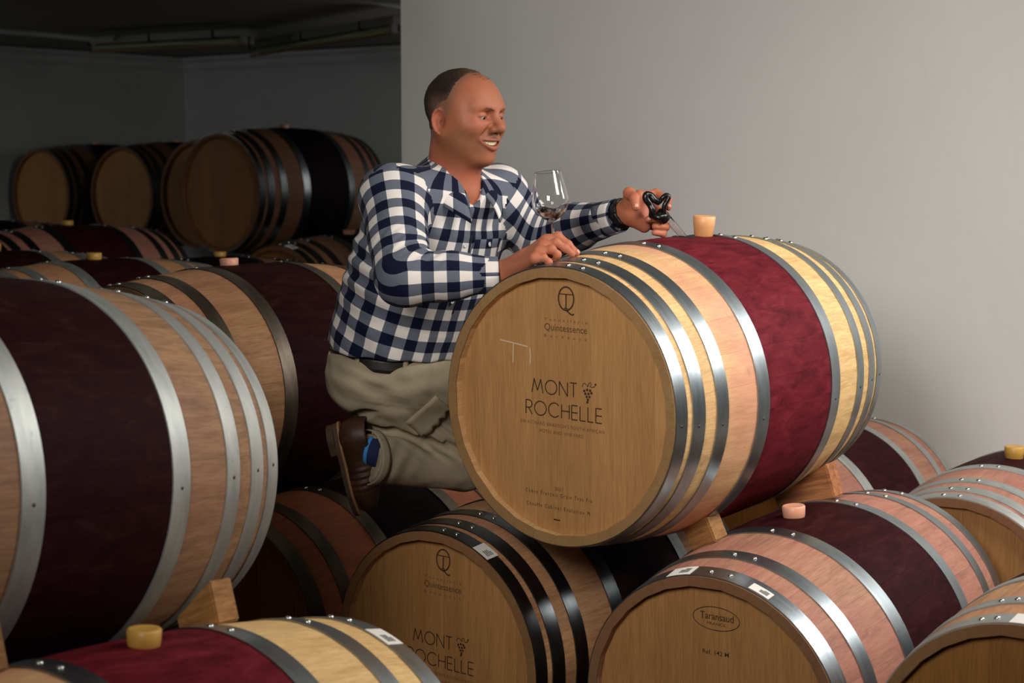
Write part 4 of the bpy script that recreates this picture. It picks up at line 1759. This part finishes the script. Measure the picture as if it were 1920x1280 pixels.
shirt_p.append(plane_cut(CUF_R, arm_u(EL_R, CUF_R), 0.09))
shirt_p.append(plane_cut(CUF_L, arm_u(EL_L, CUF_L), 0.09))
spn = V3((-0.10, 0.0, -1.0)) / np.linalg.norm((0.10, 0, 1.0))
HEMC = L3(735, 661, 4.33)
shirt_p.append(Prim(lambda P: np.maximum(-((P - HEMC) @ spn) , np.linalg.norm(P - HEMC, axis=1) - 0.3), HEMC, 0.3, 's', 0.004))
vn = NECK0 + tF * 0.075
shirt_p.append(p_cone(NECK0 + [0, 0, 0.16] + tF * 0.030, NECK0 + [0, 0, -0.008] + tF * 0.045, 0.066, 0.042, 's', 0.006))
shirt_p.append(p_cone(NECK0 + [0, 0, 0.004] + tF * 0.072, NECK0 + [0, 0, -0.052] + tF * 0.100, 0.032, 0.005, 's', 0.006))
elb_c = [(EL_R, arm_u(yR, EL_R), arm_u(EL_R, CUF_R)), (EL_L, arm_u(yL, EL_L), arm_u(EL_L, CUF_L))]


def shirt_disp(P):
    d = 0.0030 * wob(P, 42, 5) + 0.0012 * wob(P, 110, 8)
    for c, u, w_ in elb_c:
        inner = (w_ - u)
        inner = inner / np.linalg.norm(inner)
        q = P - c
        rr = np.linalg.norm(q, axis=1)
        s = q @ (u + w_)
        m = np.exp(-(rr / 0.085) ** 2) * np.clip((q @ inner) / 0.05 + 0.3, 0, 1)
        d = d + 0.0065 * m * np.sin(s * 2 * math.pi / 0.034 + 1.2)
    # creases from the armpit and across the back of the waist
    c = SP[2] + tR * 0.17 - tF * 0.02
    q = P - c
    m = np.exp(-(np.linalg.norm(q, axis=1) / 0.11) ** 2)
    d = d + 0.0045 * m * np.sin(q @ (np.array([0.55, 0.1, 0.83])) * 2 * math.pi / 0.045)
    c = SP[0] + tR * 0.1
    q = P - c
    m = np.exp(-(np.linalg.norm(q, axis=1) / 0.14) ** 2)
    d = d + 0.0045 * m * np.sin(q @ (np.array([0.8, 0.1, 0.55])) * 2 * math.pi / 0.07)
    return d


Vs, Qs = surface(shirt_p, 0.0046, shirt_disp)
Vs = relax(Vs, Qs, 1, 0.4)


def arm_uv(P, a, e, c, ref):
    """sleeve coordinates: girth and length, running over the elbow"""
    L1 = np.linalg.norm(e - a)
    u1, u2 = arm_u(a, e), arm_u(e, c)
    t1 = (P - a) @ u1
    t2 = (P - e) @ u2
    w_ = np.clip(0.5 + (t2 + (t1 - L1)) / 0.10, 0, 1)
    ln = np.where(t1 < L1 - 0.05, t1, 0)
    ln = (1 - w_) * np.minimum(t1, L1 + 0.04) + w_ * (L1 + np.maximum(t2, -0.04))
    out = []
    for (o_, u) in ((a, u1), (e, u2)):
        r1 = ref - u * (ref @ u)
        r1 /= np.linalg.norm(r1)
        r2 = np.cross(u, r1)
        q = P - o_
        out.append(np.arctan2(q @ r2, q @ r1))
    d = (out[1] - out[0] + np.pi) % (2 * np.pi) - np.pi
    ang = out[0] + d * w_
    return ang * 0.0640, ln


SPA = np.array(SP)
sp_d = (SP[3] - SP[0]) / np.linalg.norm(SP[3] - SP[0])
sp_h = (SPA - SP[0]) @ sp_d


def torso_uv(P):
    hgt = (P - SP[0]) @ sp_d
    Q = np.stack([np.interp(hgt, sp_h, SPA[:, i]) for i in range(3)], 1)
    o_ = P - Q
    ang = np.arctan2(o_ @ tR, o_ @ tF)
    return ang * 0.168, hgt


fc = Vs[Qs].mean(1)
dT = np.minimum(sh_t.fn(fc), np.minimum(shirt_p[1].fn(fc), shirt_p[2].fn(fc)))
dR = np.min([p.fn(fc) for p in sl_R], axis=0)
dL = np.min([p.fn(fc) for p in sl_L], axis=0)
part = np.zeros(len(Qs), int)
tR1 = (fc - yR) @ arm_u(yR, EL_R)
tL1 = (fc - yL) @ arm_u(yL, EL_L)
part[(dR < dT + 0.004) & (tR1 > -0.012)] = 1
part[(dL < dT + 0.004) & (dL < dR) & (tL1 > -0.012)] = 2
UVs = np.zeros((3, len(Vs), 2))
UVs[0] = np.stack(torso_uv(Vs), 1)
refR = V3((-0.5, -0.8, 0.2))
UVs[1] = np.stack(arm_uv(Vs, yR, EL_R, CUF_R, refR), 1)
UVs[2] = np.stack(arm_uv(Vs, yL, EL_L, CUF_L, V3((0.2, -0.8, 0.5))), 1)
per = [0.168 * 2 * math.pi, 0.0640 * 2 * math.pi, 0.0640 * 2 * math.pi]
luv = np.zeros((len(Qs), 4, 2))
for k_ in range(3):
    m = part == k_
    u = UVs[k_][Qs[m]]
    du = u[:, :, 0] - u[:, :1, 0]
    u[:, :, 0] -= np.round(du / per[k_]) * per[k_]
    luv[m] = u


def mat_plaid():
    t = NT('checked_flannel')
    uv = t.n('ShaderNodeUVMap').outputs[0]
    sp = t.n('ShaderNodeSeparateXYZ')
    t.l(uv, sp.inputs[0])
    bands = []
    for i in (0, 1):
        f = t.math('FRACT', t.math('MULTIPLY', sp.outputs[i], 1 / 0.0575))
        bands.append(t.ramp(f, [(0.0, (0, 0, 0)), (0.485, (0, 0, 0)), (0.50, (1, 1, 1)), (0.985, (1, 1, 1)), (1.0, (0, 0, 0))]))
    s = t.math('ADD', bands[0], bands[1])
    c = t.ramp(t.math('MULTIPLY', s, 0.5), [(0.0, sr(232, 224, 216)), (0.25, sr(232, 224, 216)), (0.26, sr(100, 104, 116)), (0.74, sr(100, 104, 116)), (0.75, sr(13, 17, 42)), (1.0, sr(13, 17, 42))])
    wv = t.noise(t.mapping(uv, (900, 900, 1)), 1.0, 2, 0.5)
    t.color(t.mix(0.5, c, t.ramp(wv, [(0.3, (0.62, 0.62, 0.64)), (0.7, (1, 1, 1))]), 'MULTIPLY'))
    t.set(Roughness=0.88, **{'Specular_IOR_Level': 0.15})
    t.b.inputs['Sheen Weight'].default_value = 0.03
    t.bump(wv, 0.25, 0.0008)
    return t.m


M_plaid = mat_plaid()


def set_uv(me, luv):
    uvl = me.uv_layers.new(name='UVMap')
    uvl.data.foreach_set('uv', np.ascontiguousarray(luv, dtype=np.float32).ravel())


shirt = pchild('shirt', Vs, Qs, M_plaid, 'navy and white buffalo-check flannel shirt')
if len(shirt.data.polygons) == len(Qs): set_uv(shirt.data, luv)
else: print('UV MISMATCH', len(shirt.data.polygons), len(Qs))


def strip(rows, thick=0.0025):
    """grid of world points -> solid sheet"""
    m, n = len(rows), len(rows[0])
    Pn = np.array(rows)
    du = np.gradient(Pn, axis=1)
    dv = np.gradient(Pn, axis=0)
    nn = np.cross(du, dv)
    nn /= (np.linalg.norm(nn, axis=2, keepdims=True) + 1e-9)
    top = (Pn + nn * thick / 2).reshape(-1, 3)
    bot = (Pn - nn * thick / 2).reshape(-1, 3)
    V_ = np.concatenate([top, bot])
    Q_ = []
    N_ = m * n
    for i in range(m - 1):
        for j in range(n - 1):
            a = i * n + j
            Q_.append((a, a + 1, a + n + 1, a + n))
            Q_.append((N_ + a, N_ + a + n, N_ + a + n + 1, N_ + a + 1))
    bd = [(0, j) for j in range(n)] + [(i, n - 1) for i in range(1, m)] + [(m - 1, j) for j in range(n - 2, -1, -1)] + [(i, 0) for i in range(m - 2, 0, -1)]
    bd = [i * n + j for i, j in bd]
    for a, b in zip(bd, bd[1:] + bd[:1]):
        Q_.append((b, a, N_ + a, N_ + b))
    return V_, np.array(Q_)


def uv_plane(V_, Q_, ax, ay):
    p = V_[Q_]
    return np.stack([p @ ax, p @ ay], -1)


# collar: a stand round the neck and two folded leaves
NC = NECK0 + V3((0, 0, 0.012)) + tF * 0.008
nU = (NECK1 - NECK0) / np.linalg.norm(NECK1 - NECK0)
nU = nU * 0.9 + V3((0, 0, 0.1))
nU /= np.linalg.norm(nU)
rows = []
for v in np.linspace(0, 1, 6):
    row = []
    for q in np.linspace(0, 1, 61):
        a = (q - 0.5) * 2 * R(158) + math.pi        # measured from the chest direction, open in front
        f = abs(q - 0.5) * 2                          # 0 nape .. 1 front
        top = NC + nU * (0.052 - 0.070 * f ** 2.2) + (tF * math.cos(a) * 0.076 + tR * math.sin(a) * 0.076)
        drop = 0.044 + 0.034 * np.clip((f - 0.55) / 0.45, 0, 1)
        flare = 0.026 + 0.020 * np.clip((f - 0.5) / 0.5, 0, 1)
        side_ = np.sign(math.sin(a))
        bot = top - nU * drop + (tF * math.cos(a) + tR * math.sin(a)) * flare + tF * 0.028 * np.clip((f - 0.6) / 0.4, 0, 1)
        p = top * (1 - v) + bot * v + (tF * math.cos(a) + tR * math.sin(a)) * 0.010 * math.sin(v * math.pi)
        row.append(p)
    rows.append(row)
v_, q_ = strip(rows, 0.004)
col_o = pchild('collar', v_, q_, M_plaid)
m_, n_ = len(rows), len(rows[0])
guv = np.zeros((len(v_), 2))
idx = np.arange(len(v_)) % (m_ * n_)
guv[:, 0] = (idx % n_) / (n_ - 1) * 0.44 + 0.03
guv[:, 1] = (idx // n_) / (m_ - 1) * 0.075 + 0.02
set_uv(col_o.data, guv[q_])


# button placket, chest pocket, buttons
def ray_hit(px, py, prims, disp, lift, d0=3.7, d1=4.6):
    ds = np.linspace(d0, d1, 300)
    P = np.array([L3(px, py, d) for d in ds])
    v = sdf(prims, P, disp)
    i = np.argmax(v < lift)
    return P[i] if v[i] < lift else None


M_btn = mat_plain('shirt_button', sr(196, 196, 198), 0.3)
M_thread = mat_plain('placket_edge', sr(20, 22, 40), 0.9)
n0 = tF
pl = []
for s in np.linspace(0, 1, 26):
    p = (SP[3] + tF * 0.16 + V3((0, 0, -0.045))) * (1 - s) + (SP[1] + tF * 0.2) * s
    pl.append(snap(shirt_p, p, tF, 0.0018, shirt_disp))
pl = [p for p in pl if abs(float(sdf(shirt_p, p[None], shirt_disp)[0]) - 0.0018) < 0.004]
pmesh('placket_seam', tube_mesh('placket_seam', [Vector(p - tR * 0.004) for p in pl], 0.0016, 6), M_thread)
for i in (3, 9, 15, 21):
    if i < len(pl):
        me = lathe('button', [(0, 0.0012), (0.003, 0.0012), (0.0045, 0.002), (0.0055, 0.0014), (0.0055, -0.001)], 16)
        q4 = Vector(tF).to_track_quat('Z', 'Y').to_matrix()
        for v in me.vertices: v.co = q4 @ v.co + Vector(pl[i] - tR * -0.012)
        pmesh('button', me, M_btn)
# pocket on his left chest
pc = snap(shirt_p, SP[3] + tF * 0.15 - tR * 0.095 + V3((0, 0, -0.075)), tF * .85 - tR * .5, 0.003, shirt_disp)
rows = []
pn = tF * 0.85 - tR * 0.5
pn /= np.linalg.norm(pn)
ph = np.cross(V3((0, 0, 1)), pn)
ph /= np.linalg.norm(ph)
for j in np.linspace(0, 1, 9):
    row = []
    for i in np.linspace(0, 1, 9):
        drop = 0.105 * j + (0.012 * (1 - abs(i - .5) * 2) if j > .99 else 0)
        p = pc + ph * (i - 0.5) * 0.10 + V3((0, 0, 0.02)) - V3((0, 0, 1)) * drop
        row.append(snap(shirt_p, p + pn * 0.01, pn, 0.0030, None))
    rows.append(row)
v_, q_ = strip(rows, 0.002)
po = pchild('chest_pocket', v_, q_, M_plaid)
tv = np.stack(torso_uv(v_), 1)
set_uv(po.data, tv[q_] + np.array([0.02, 0.012]))
me = lathe('button', [(0, 0.0012), (0.003, 0.0012), (0.0048, 0.002), (0.006, 0.0014), (0.006, -0.001)], 16)
q4 = Vector(pn).to_track_quat('Z', 'Y').to_matrix()
for v in me.vertices: v.co = q4 @ v.co + Vector(rows[1][4] + pn * 0.003)
pmesh('button', me, M_btn)
# cuff bands
for cf, el in ((CUF_R, EL_R), (CUF_L, EL_L)):
    u = arm_u(el, cf)
    r1 = np.cross(u, V3((0, 0, 1)))
    r1 /= np.linalg.norm(r1)
    r2 = np.cross(u, r1)
    rows = []
    for s in np.linspace(0, 1, 5):
        rows.append([cf + u * (-0.058 + 0.060 * s) + (r1 * math.cos(a) + r2 * math.sin(a)) * (0.0425 - 0.0030 * s) for a in np.linspace(0, 2 * math.pi, 41)])
    v_, q_ = strip(rows, 0.0035)
    co = pchild('cuff', v_, q_, M_plaid)
    m_, n_ = 5, 41
    idx = np.arange(len(v_)) % (m_ * n_)
    guv = np.stack([(idx % n_) / (n_ - 1) * 0.264 + 0.06, (idx // n_) / (m_ - 1) * 0.06 + (0.085 if el is EL_R else 0.03)], 1)
    set_uv(co.data, guv[q_])

# ---- trousers
M_khaki = None


def mat_khaki():
    t = NT('khaki_cotton')
    pos = t.n('ShaderNodeNewGeometry').outputs['Position']
    a = t.noise(pos, 700, 2, 0.5)
    b = t.noise(pos, 9, 4, 0.6)
    c = t.ramp(b, [(0.3, sr(148, 134, 108)), (0.7, sr(170, 156, 128))])
    t.color(t.mix(0.14, c, t.ramp(a, [(0.3, (0.09, 0.08, 0.06)), (0.7, (0.5, 0.46, 0.38))])))
    t.set(Roughness=0.85, **{'Specular_IOR_Level': 0.2})
    t.bump(a, 0.2, 0.0008)
    return t.m


M_khaki = mat_khaki()
thd = arm_u(HIP_R, KN_R)
cam_dir = -at(760, 740, 1.0).normalized() if False else V3((at(760, 740, 1.0) - Vector((0, 0, CAM_Z))).normalized()) * -1
HEM_R = L3(685, 858, 4.235)
tp = [p_loft([L3(728, 735, 4.37), L3(732, 712, 4.365), L3(740, 684, 4.35)], tR, tF, [0.158, 0.162, 0.166], [0.140, 0.146, 0.152], k=0.05),
      p_ell(L3(712, 722, 4.33), np.eye(3), (0.088, 0.090, 0.085), k=0.05),
      p_cone(HIP_R + V3((0, 0, -0.005)), KN_R, 0.098, 0.076, k=0.05),
      p_cone(HIP_L, KN_L, 0.100, 0.085, k=0.04),
      p_cone(KN_R + V3((0, 0, -0.008)), HEM_R, 0.068, 0.062, k=0.006),
      p_cone(KN_L, AN_L, 0.07, 0.06, k=0.03),
      p_cone(L3(772, 706, 4.26), L3(852, 712, 4.36), 0.082, 0.085, k=0.04)]
# cargo pocket and flap on the outer thigh
tM0 = thd
tM2 = cam_dir - thd * (cam_dir @ thd)
tM2 /= np.linalg.norm(tM2)
tM1 = np.cross(tM2, tM0)
PKT = np.stack([tM0, tM1, tM2])
pkc = HIP_R * .70 + KN_R * .30 + tM2 * 0.080 + tM1 * (0.004)
tp.append(p_box(pkc - tM2 * 0.006 + tM1 * 0.014, PKT, (0.080, 0.050, 0.016), 0.010, k=0.008))
tp.append(plane_cut(HEM_R, arm_u(KN_R, HEM_R), 0.12))


def tr_disp(P):
    d = 0.003 * wob(P, 40, 21) + 0.0014 * wob(P, 120, 22)
    # crease fans: groin and behind the knee
    for c, ax, wl, amp, rr in ((L3(660, 720, 4.2), np.array([0.45, 0.1, 0.89]), 0.050, 0.0034, 0.13), (L3(830, 800, 4.32), np.array([0.55, 0.2, 0.80]), 0.026, 0.0045, 0.10),
                               (L3(720, 880, 4.2), np.array([0.85, 0.0, -0.4]), 0.040, 0.0040, 0.08), (L3(760, 690, 4.2), np.array([-0.25, 0.1, 0.95]), 0.050, 0.0030, 0.12)):
        q = P - c
        m = np.exp(-(np.linalg.norm(q, axis=1) / rr) ** 2)
        d = d + amp * m * np.sin(q @ ax * 2 * math.pi / wl + 6 * (q @ np.array([ax[2], 0.3, -ax[0]])))
    return d


fold = [ray_hit(px_, py_, tp, None, 0.0) for px_, py_ in ((668, 786), (735, 808), (800, 829), (866, 850))]
fold = [q for q in fold if q is not None]
for q1, q2 in zip(fold, fold[1:]):      # the bend where thigh meets calf
    tp.append(p_cone(q1 - cam_dir * 0.002, q2 - cam_dir * 0.002, 0.015, 0.015, 's', 0.012))
v_, q_ = surface(tp, 0.0046, tr_disp)
v_ = relax(v_, q_, 1, 0.4)
pants = pchild('trousers', v_, q_, M_khaki, 'khaki cotton cargo trousers')
# pocket flap
rows = []
for j in np.linspace(0, 1, 6):
    row = []
    for i in np.linspace(0, 1, 9):
        p = pkc + tM0 * (-0.004 + 0.080 * j) + tM1 * (0.070 - 0.098 * i) + tM2 * 0.02
        row.append(snap(tp, p, tM2, 0.0022 + 0.002 * j, tr_disp))
    rows.append(row)
v_, q_ = strip(rows, 0.004)
pchild('pocket_flap', v_, q_, M_khaki)
rows = []
hu = arm_u(KN_R, HEM_R)
h1 = np.cross(hu, V3((0, 0, 1)))
h1 /= np.linalg.norm(h1)
h2 = np.cross(hu, h1)
for s in np.linspace(0, 1, 4):
    rows.append([HEM_R + hu * (-0.026 + 0.027 * s) + (h1 * math.cos(a) + h2 * math.sin(a)) * (0.0685 + 0.0012 * math.sin(3 * a)) for a in np.linspace(0, 2 * math.pi, 49)])
v_, q_ = strip(rows, 0.003)
pchild('trouser_hem', v_, q_, M_khaki)
# belt and loops
M_belt = mat_plain('belt_leather', sr(30, 24, 20), 0.38, 0, 0.15, 90, 0.15)
BC, bu = L3(741, 674, 4.345), V3((0.10, 0.0, 1.0)) / np.linalg.norm((0.10, 0, 1.0))
rows = []
for s in np.linspace(-1, 1, 5):
    row = []
    for a in np.linspace(0, 2 * math.pi, 73):
        o_ = tR * math.cos(a) * 0.171 + tF * math.sin(a) * 0.160
        o_ = o_ - bu * (o_ @ bu) * 1.0
        row.append(BC + o_ + bu * 0.017 * s)
    rows.append(row)
v_, q_ = strip(rows, 0.004)
pchild('belt', v_, q_, M_belt, 'dark leather belt')
for a in (R(62), R(20), R(-25), R(110)):
    o_ = (tR * math.cos(a) * 0.1745 + tF * math.sin(a) * 0.1635)
    tg = -tR * math.sin(a) + tF * math.cos(a)
    rows = [[BC + o_ + tg * 0.006 * e_ + bu * 0.026 * s for e_ in (-1, 0, 1)] for s in (-1, -.5, 0, .5, 1)]
    v_, q_ = strip(rows, 0.004)
    pchild('belt_loop', v_, q_, M_khaki)

# ---- sock and shoe (right foot, toes tucked under)
M_sock = mat_plain('sock_navy', sr(26, 34, 74), 0.9, 0, 0.2, 400, 0.3)
M_sock_b = mat_plain('sock_blue_stripe', sr(60, 140, 200), 0.9)
sk0, sk1 = L3(715, 850, 4.225), L3(668, 838, 4.24)
pmesh('sock', tube_mesh('sock', [Vector(sk0), Vector(sk0 * .6 + sk1 * .4), Vector(sk1)], [0.040, 0.036, 0.028], 28), M_sock)
su = arm_u(sk0, sk1)
b0 = sk0 * .62 + sk1 * .38
pmesh('sock_stripe', tube_mesh('sock_stripe', [Vector(b0), Vector(b0 + su * 0.009)], [0.0385, 0.0375], 28), M_sock_b)
heel, toe = L3(640, 812, 4.24), L3(680, 966, 4.285)
sX = arm_u(heel, toe)
sZ0 = V3((1.0, -0.10, 0.12))
sZ = sZ0 - sX * (sZ0 @ sX)
sZ /= np.linalg.norm(sZ)
sY = np.cross(sZ, sX)
SM = np.stack([sX, sY, sZ])
O_ = heel


def S_(x, y, z): return O_ + sX * x + sY * y + sZ * z


up_ = [p_ell(S_(0.018, 0, 0.035), SM, (0.042, 0.034, 0.048), k=0.03), p_cone(S_(0.02, 0, 0.03), S_(0.12, 0.0, 0.030), 0.034, 0.038, k=0.03),
       p_ell(S_(0.150, 0, 0.022), SM, (0.062, 0.043, 0.033), k=0.03), p_cone(S_(0.012, 0, 0.040), S_(0.016, 0, 0.066), 0.040, 0.042, k=0.025),
       p_cone(S_(0.06, 0, 0.052), S_(0.11, 0, 0.040), 0.032, 0.028, k=0.03)]
up_.append(Prim(lambda P: (P - O_) @ sZ + 0.004, S_(0.1, 0, -0.1), 0.3, 's', 0.004))
up_.append(p_cone(S_(0.016, 0, 0.060), S_(0.020, 0, 0.14), 0.038, 0.046, 's', 0.004))
up_.append(Prim(lambda P: 0.070 - (P - O_) @ sZ, S_(0.0, 0, 0.2), 0.14, 's', 0.006))


def shoe_disp(P):
    q = (P - O_) @ SM.T
    m = np.exp(-((q[:, 0] - 0.115) / 0.03) ** 2)
    return 0.0016 * wob(P, 70, 31) + 0.0022 * m * np.sin(q[:, 0] * 2 * math.pi / 0.016)


def mat_leather():
    t = NT('brown_leather')
    pos = t.n('ShaderNodeNewGeometry').outputs['Position']
    a = t.noise(pos, 16, 5, 0.65)
    t.color(t.ramp(a, [(0.3, sr(46, 28, 19)), (0.55, sr(66, 40, 26)), (0.75, sr(100, 64, 40))]))
    t.set(Roughness=0.5, **{'Specular_IOR_Level': 0.4})
    t.bump(t.noise(pos, 240, 4, 0.6), 0.3, 0.001)
    return t.m


M_leather = mat_leather()
v_, q_ = surface(up_, 0.0032, shoe_disp)
shoe = pchild('shoe', v_, q_, M_leather, 'brown leather ankle shoe')
M_sole = mat_plain('shoe_sole', sr(70, 48, 32), 0.7, 0, 0.2, 60, 0.2)
M_welt = mat_plain('shoe_welt', sr(150, 106, 66), 0.6)
out2 = []
for i in range(48):
    a = 2 * math.pi * i / 48
    x = 0.094 + 0.122 * math.cos(a)
    wdt = np.interp(x, [-0.03, 0.03, 0.08, 0.15, 0.22], [0.030, 0.037, 0.034, 0.046, 0.040])
    out2.append((x, wdt * math.copysign(abs(math.sin(a)) ** 0.8, math.sin(a))))
for nm, z0, z1, gr, mt in (('sole', -0.016, -0.003, 0.0, M_sole), ('welt', -0.004, 0.0015, 0.003, M_welt)):
    V_, Q_ = [], []
    n_ = len(out2)
    for z in (z0, z1):
        for (x, y) in out2:
            V_.append(S_(0.094 + (x - 0.094) * (1 + gr / 0.12), y * (1 + gr / 0.04), z))
    fcs = [tuple(range(n_ - 1, -1, -1)), tuple(range(n_, 2 * n_))] + [(i, (i + 1) % n_, n_ + (i + 1) % n_, n_ + i) for i in range(n_)]
    me = mesh_py(nm, [Vector(p) - ORIGIN for p in V_], fcs, False)
    obj(nm, me, mt, shoe)
hb = []
for i in range(20):
    a = R(-100 + 200 * i / 19)
    hb.append((0.014 - 0.040 * math.cos(a) * 1.0, 0.034 * math.sin(a)))
hb += [(0.045, 0.034), (0.045, -0.034)]
V_ = [S_(x, y, z) for z in (-0.032, -0.015) for (x, y) in hb]
n_ = len(hb)
fcs = [tuple(range(n_ - 1, -1, -1)), tuple(range(n_, 2 * n_))] + [(i, (i + 1) % n_, n_ + (i + 1) % n_, n_ + i) for i in range(n_)]
obj('heel', mesh_py('heel', [Vector(p) - ORIGIN for p in V_], fcs, False), M_sole, shoe)

# ---- black wristband on his left wrist
M_blk = mat_plain('black_rubber', sr(18, 18, 19), 0.42)
wc = WR_L * .80 + CUF_L * .20
u = arm_u(CUF_L, WR_L)
r1 = np.cross(u, V3((0, 0, 1)))
r1 /= np.linalg.norm(r1)
r2 = np.cross(u, r1)
rows = []
for s in np.linspace(-1, 1, 5):
    rows.append([wc + u * 0.011 * s + (r1 * math.cos(a) + r2 * math.sin(a)) * (0.0335 + 0.0012 * math.sin(9 * a)) for a in np.linspace(0, 2 * math.pi, 49)])
v_, q_ = strip(rows, 0.005)
wb_ = pchild('wristwatch', v_, q_, M_blk, 'black sports watch band')
# finger nails
M_nailp = mat_plain('finger_nail', sr(206, 146, 124), 0.4)
for (tip, prev, nrm) in ((L3(1253, 389, 4.062), L3(1253, 374, 4.09), None), (L3(1215, 411, 4.055), L3(1240, 411, 4.082), None), (L3(1192, 388, 4.0), L3(1190, 371, 4.01), None),
                         (L3(1081, 474, 3.788), L3(1065, 458, 3.79), V3((0.4, -0.6, 0.7)))):
    d_ = arm_u(prev, tip)
    nv = V3((0.1, -1, 0.25)) if nrm is None else nrm
    nv = nv - d_ * (nv @ d_)
    nv /= np.linalg.norm(nv)
    sd = np.cross(d_, nv)
    rows = [[snap(bp, tip + d_ * (0.001 + 0.005 * s) + sd * 0.0042 * e_ + nv * 0.009, nv, 0.0004) for e_ in (-1, -.5, 0, .5, 1)] for s in (-1, -.33, .33, 1)]
    v_, q_ = strip(rows, 0.0008)
    pchild('finger_nail', v_, q_, M_nailp)

# ----------------------------------------------------------------- wine glass and wine thief


def mat_glass(name, col=(1, 1, 1), rough=0.0):
    t = NT(name)
    t.b.inputs['Base Color'].default_value = (*col, 1)
    t.set(Roughness=rough, IOR=1.45)
    t.b.inputs['Transmission Weight'].default_value = 1.0
    return t.m


M_glass = mat_glass('clear_glass')
M_wine = mat_glass('wine_film', (0.62, 0.50, 0.50), 0.02)
gfoot = at(1042, 490, 3.800)
gtop = at(1027, 322, 3.800)
gu = (gtop - gfoot)
GH = gu.length
ge = empty('wine_glass', gfoot, gu.to_track_quat('Z', 'Y').to_euler())
tag(ge, 'clear stemmed wine glass held on the topmost barrel', 'glass')
bz0 = GH * 0.455
bowl = [(0.0035, bz0 - 0.004), (0.010, bz0 + 0.0005), (0.022, bz0 + 0.008), (0.033, bz0 + 0.019), (0.0405, bz0 + 0.034), (0.0418, bz0 + 0.042), (0.0400, bz0 + 0.056), (0.0365, bz0 + 0.075), (0.0325, bz0 + 0.095), (0.0300, GH - 0.0014), (0.0298, GH)]
inn = [(r_ - 0.0008, z) for (r_, z) in bowl[::-1][:-2]] + [(0.009, bz0 + 0.0025), (0.0, bz0 + 0.0015)]
M_tubeglass = mat_glass('thief_glass', (0.97, 0.90, 0.90), 0.0)
M_tubeglass.node_tree.nodes['Principled BSDF'].inputs['IOR'].default_value = 1.07
foot = [(0.0, 0.0), (0.034, 0.0), (0.0352, 0.0012), (0.034, 0.0022), (0.012, 0.0050), (0.0048, 0.0105), (0.0034, 0.022), (0.0032, bz0 * 0.6)]
me = lathe('bowl', [(0.0, bz0 - 0.006)] + bowl + inn, 48)
obj('bowl', me, M_glass, ge)
me = lathe('stem', foot + [(0.0033, bz0 - 0.008), (0.0, bz0 - 0.0062)], 32)
obj('stem', me, M_glass, ge)
wl_ = [(0.0, bz0 + 0.0018), (0.0088, bz0 + 0.0028), (0.0205, bz0 + 0.0095), (0.0314, bz0 + 0.0198), (0.0330, bz0 + 0.0225), (0.0, bz0 + 0.0225)]
me = lathe('wine', wl_, 40)
for v in me.vertices:      # swirled: the surface tips to one side
    if v.co.z > bz0 + 0.0215: v.co.z += v.co.x * 0.22 + 0.002 * math.sin(v.co.y * 180)
obj('wine', me, M_wine, ge)

th = empty('wine_thief', at(1284, 447, 4.085))
tag(th, 'wine thief with black looped handle dipped in the bung hole', 'wine thief')
TH0 = th.location.copy()


def tchild(name, me, mat):
    for v in me.vertices: v.co = v.co - TH0
    return obj(name, me, mat, th)


M_blkp = mat_plain('black_plastic', sr(16, 16, 17), 0.30)
tb0, tb1 = at(1240, 396, 4.070), at(1286, 450, 4.088)
d_ = (tb1 - tb0).normalized()
tb2 = tb1 + d_ * 0.03
# hollow glass tube
r1 = d_.orthogonal().normalized()
v, f = [], []
n = 20
for (p, r_) in ((tb0, 0.0098), (tb2, 0.0078), (tb2, 0.0062), (tb0, 0.0082)):
    for k_ in range(n):
        a = 2 * math.pi * k_ / n
        v.append(p + (r1 * math.cos(a) + d_.cross(r1) * math.sin(a)) * r_)
for L_ in range(4):
    for k_ in range(n):
        k2 = (k_ + 1) % n
        a, b = L_ * n, ((L_ + 1) % 4) * n
        f.append((a + k_, a + k2, b + k2, b + k_))
tchild('glass_tube', mesh_py('glass_tube', v, f), M_tubeglass)


def ribbon_tube(name, pts, r_):
    pts = [Vector(p) for p in pts]
    return tchild(name, tube_mesh(name, pts, r_, 14), M_blkp)


def smooth_path(ctrl, n=8):
    out = []
    c = [ctrl[0]] + list(ctrl) + [ctrl[-1]]
    for i in range(1, len(c) - 2):
        for k_ in range(n):
            t = k_ / n
            p0, p1, p2, p3 = c[i - 1], c[i], c[i + 1], c[i + 2]
            out.append(0.5 * ((2 * p1) + (-p0 + p2) * t + (2 * p0 - 5 * p1 + 4 * p2 - p3) * t * t + (-p0 + 3 * p1 - 3 * p2 + p3) * t ** 3))
    out.append(ctrl[-1])
    return out


DT = 4.035
l1 = [at(1222, 405, DT + .01), at(1223, 394, DT), at(1219, 384, DT), at(1211, 373, DT - .006), at(1212, 365, DT - .006), at(1220, 366, DT), at(1228, 375, DT), at(1236, 379, DT + .006)]
l2 = [at(1236, 379, DT + .006), at(1242, 371, DT), at(1249, 366, DT), at(1254, 369, DT), at(1251, 376, DT), at(1246, 385, DT), at(1245, 396, DT + .005), at(1250, 404, DT + .01)]
ribbon_tube('handle_loop', smooth_path(l1), 0.0080)
ribbon_tube('handle_loop', smooth_path(l2), 0.0058)
o = tchild('collar', tube_mesh('collar', [at(1232, 396, DT + .018), at(1238, 402, DT + .018), at(1246, 410, DT + .022), at(1249, 413, DT + .024)], [0.011, 0.0155, 0.0160, 0.0130], 18), M_blkp)
o = tchild('clamp_bar', tube_mesh('clamp_bar', [at(1221, 403, DT + .012), at(1236, 408, DT + .004), at(1252, 402, DT + .012)], [0.0075, 0.0085, 0.0075], 12), M_blkp)
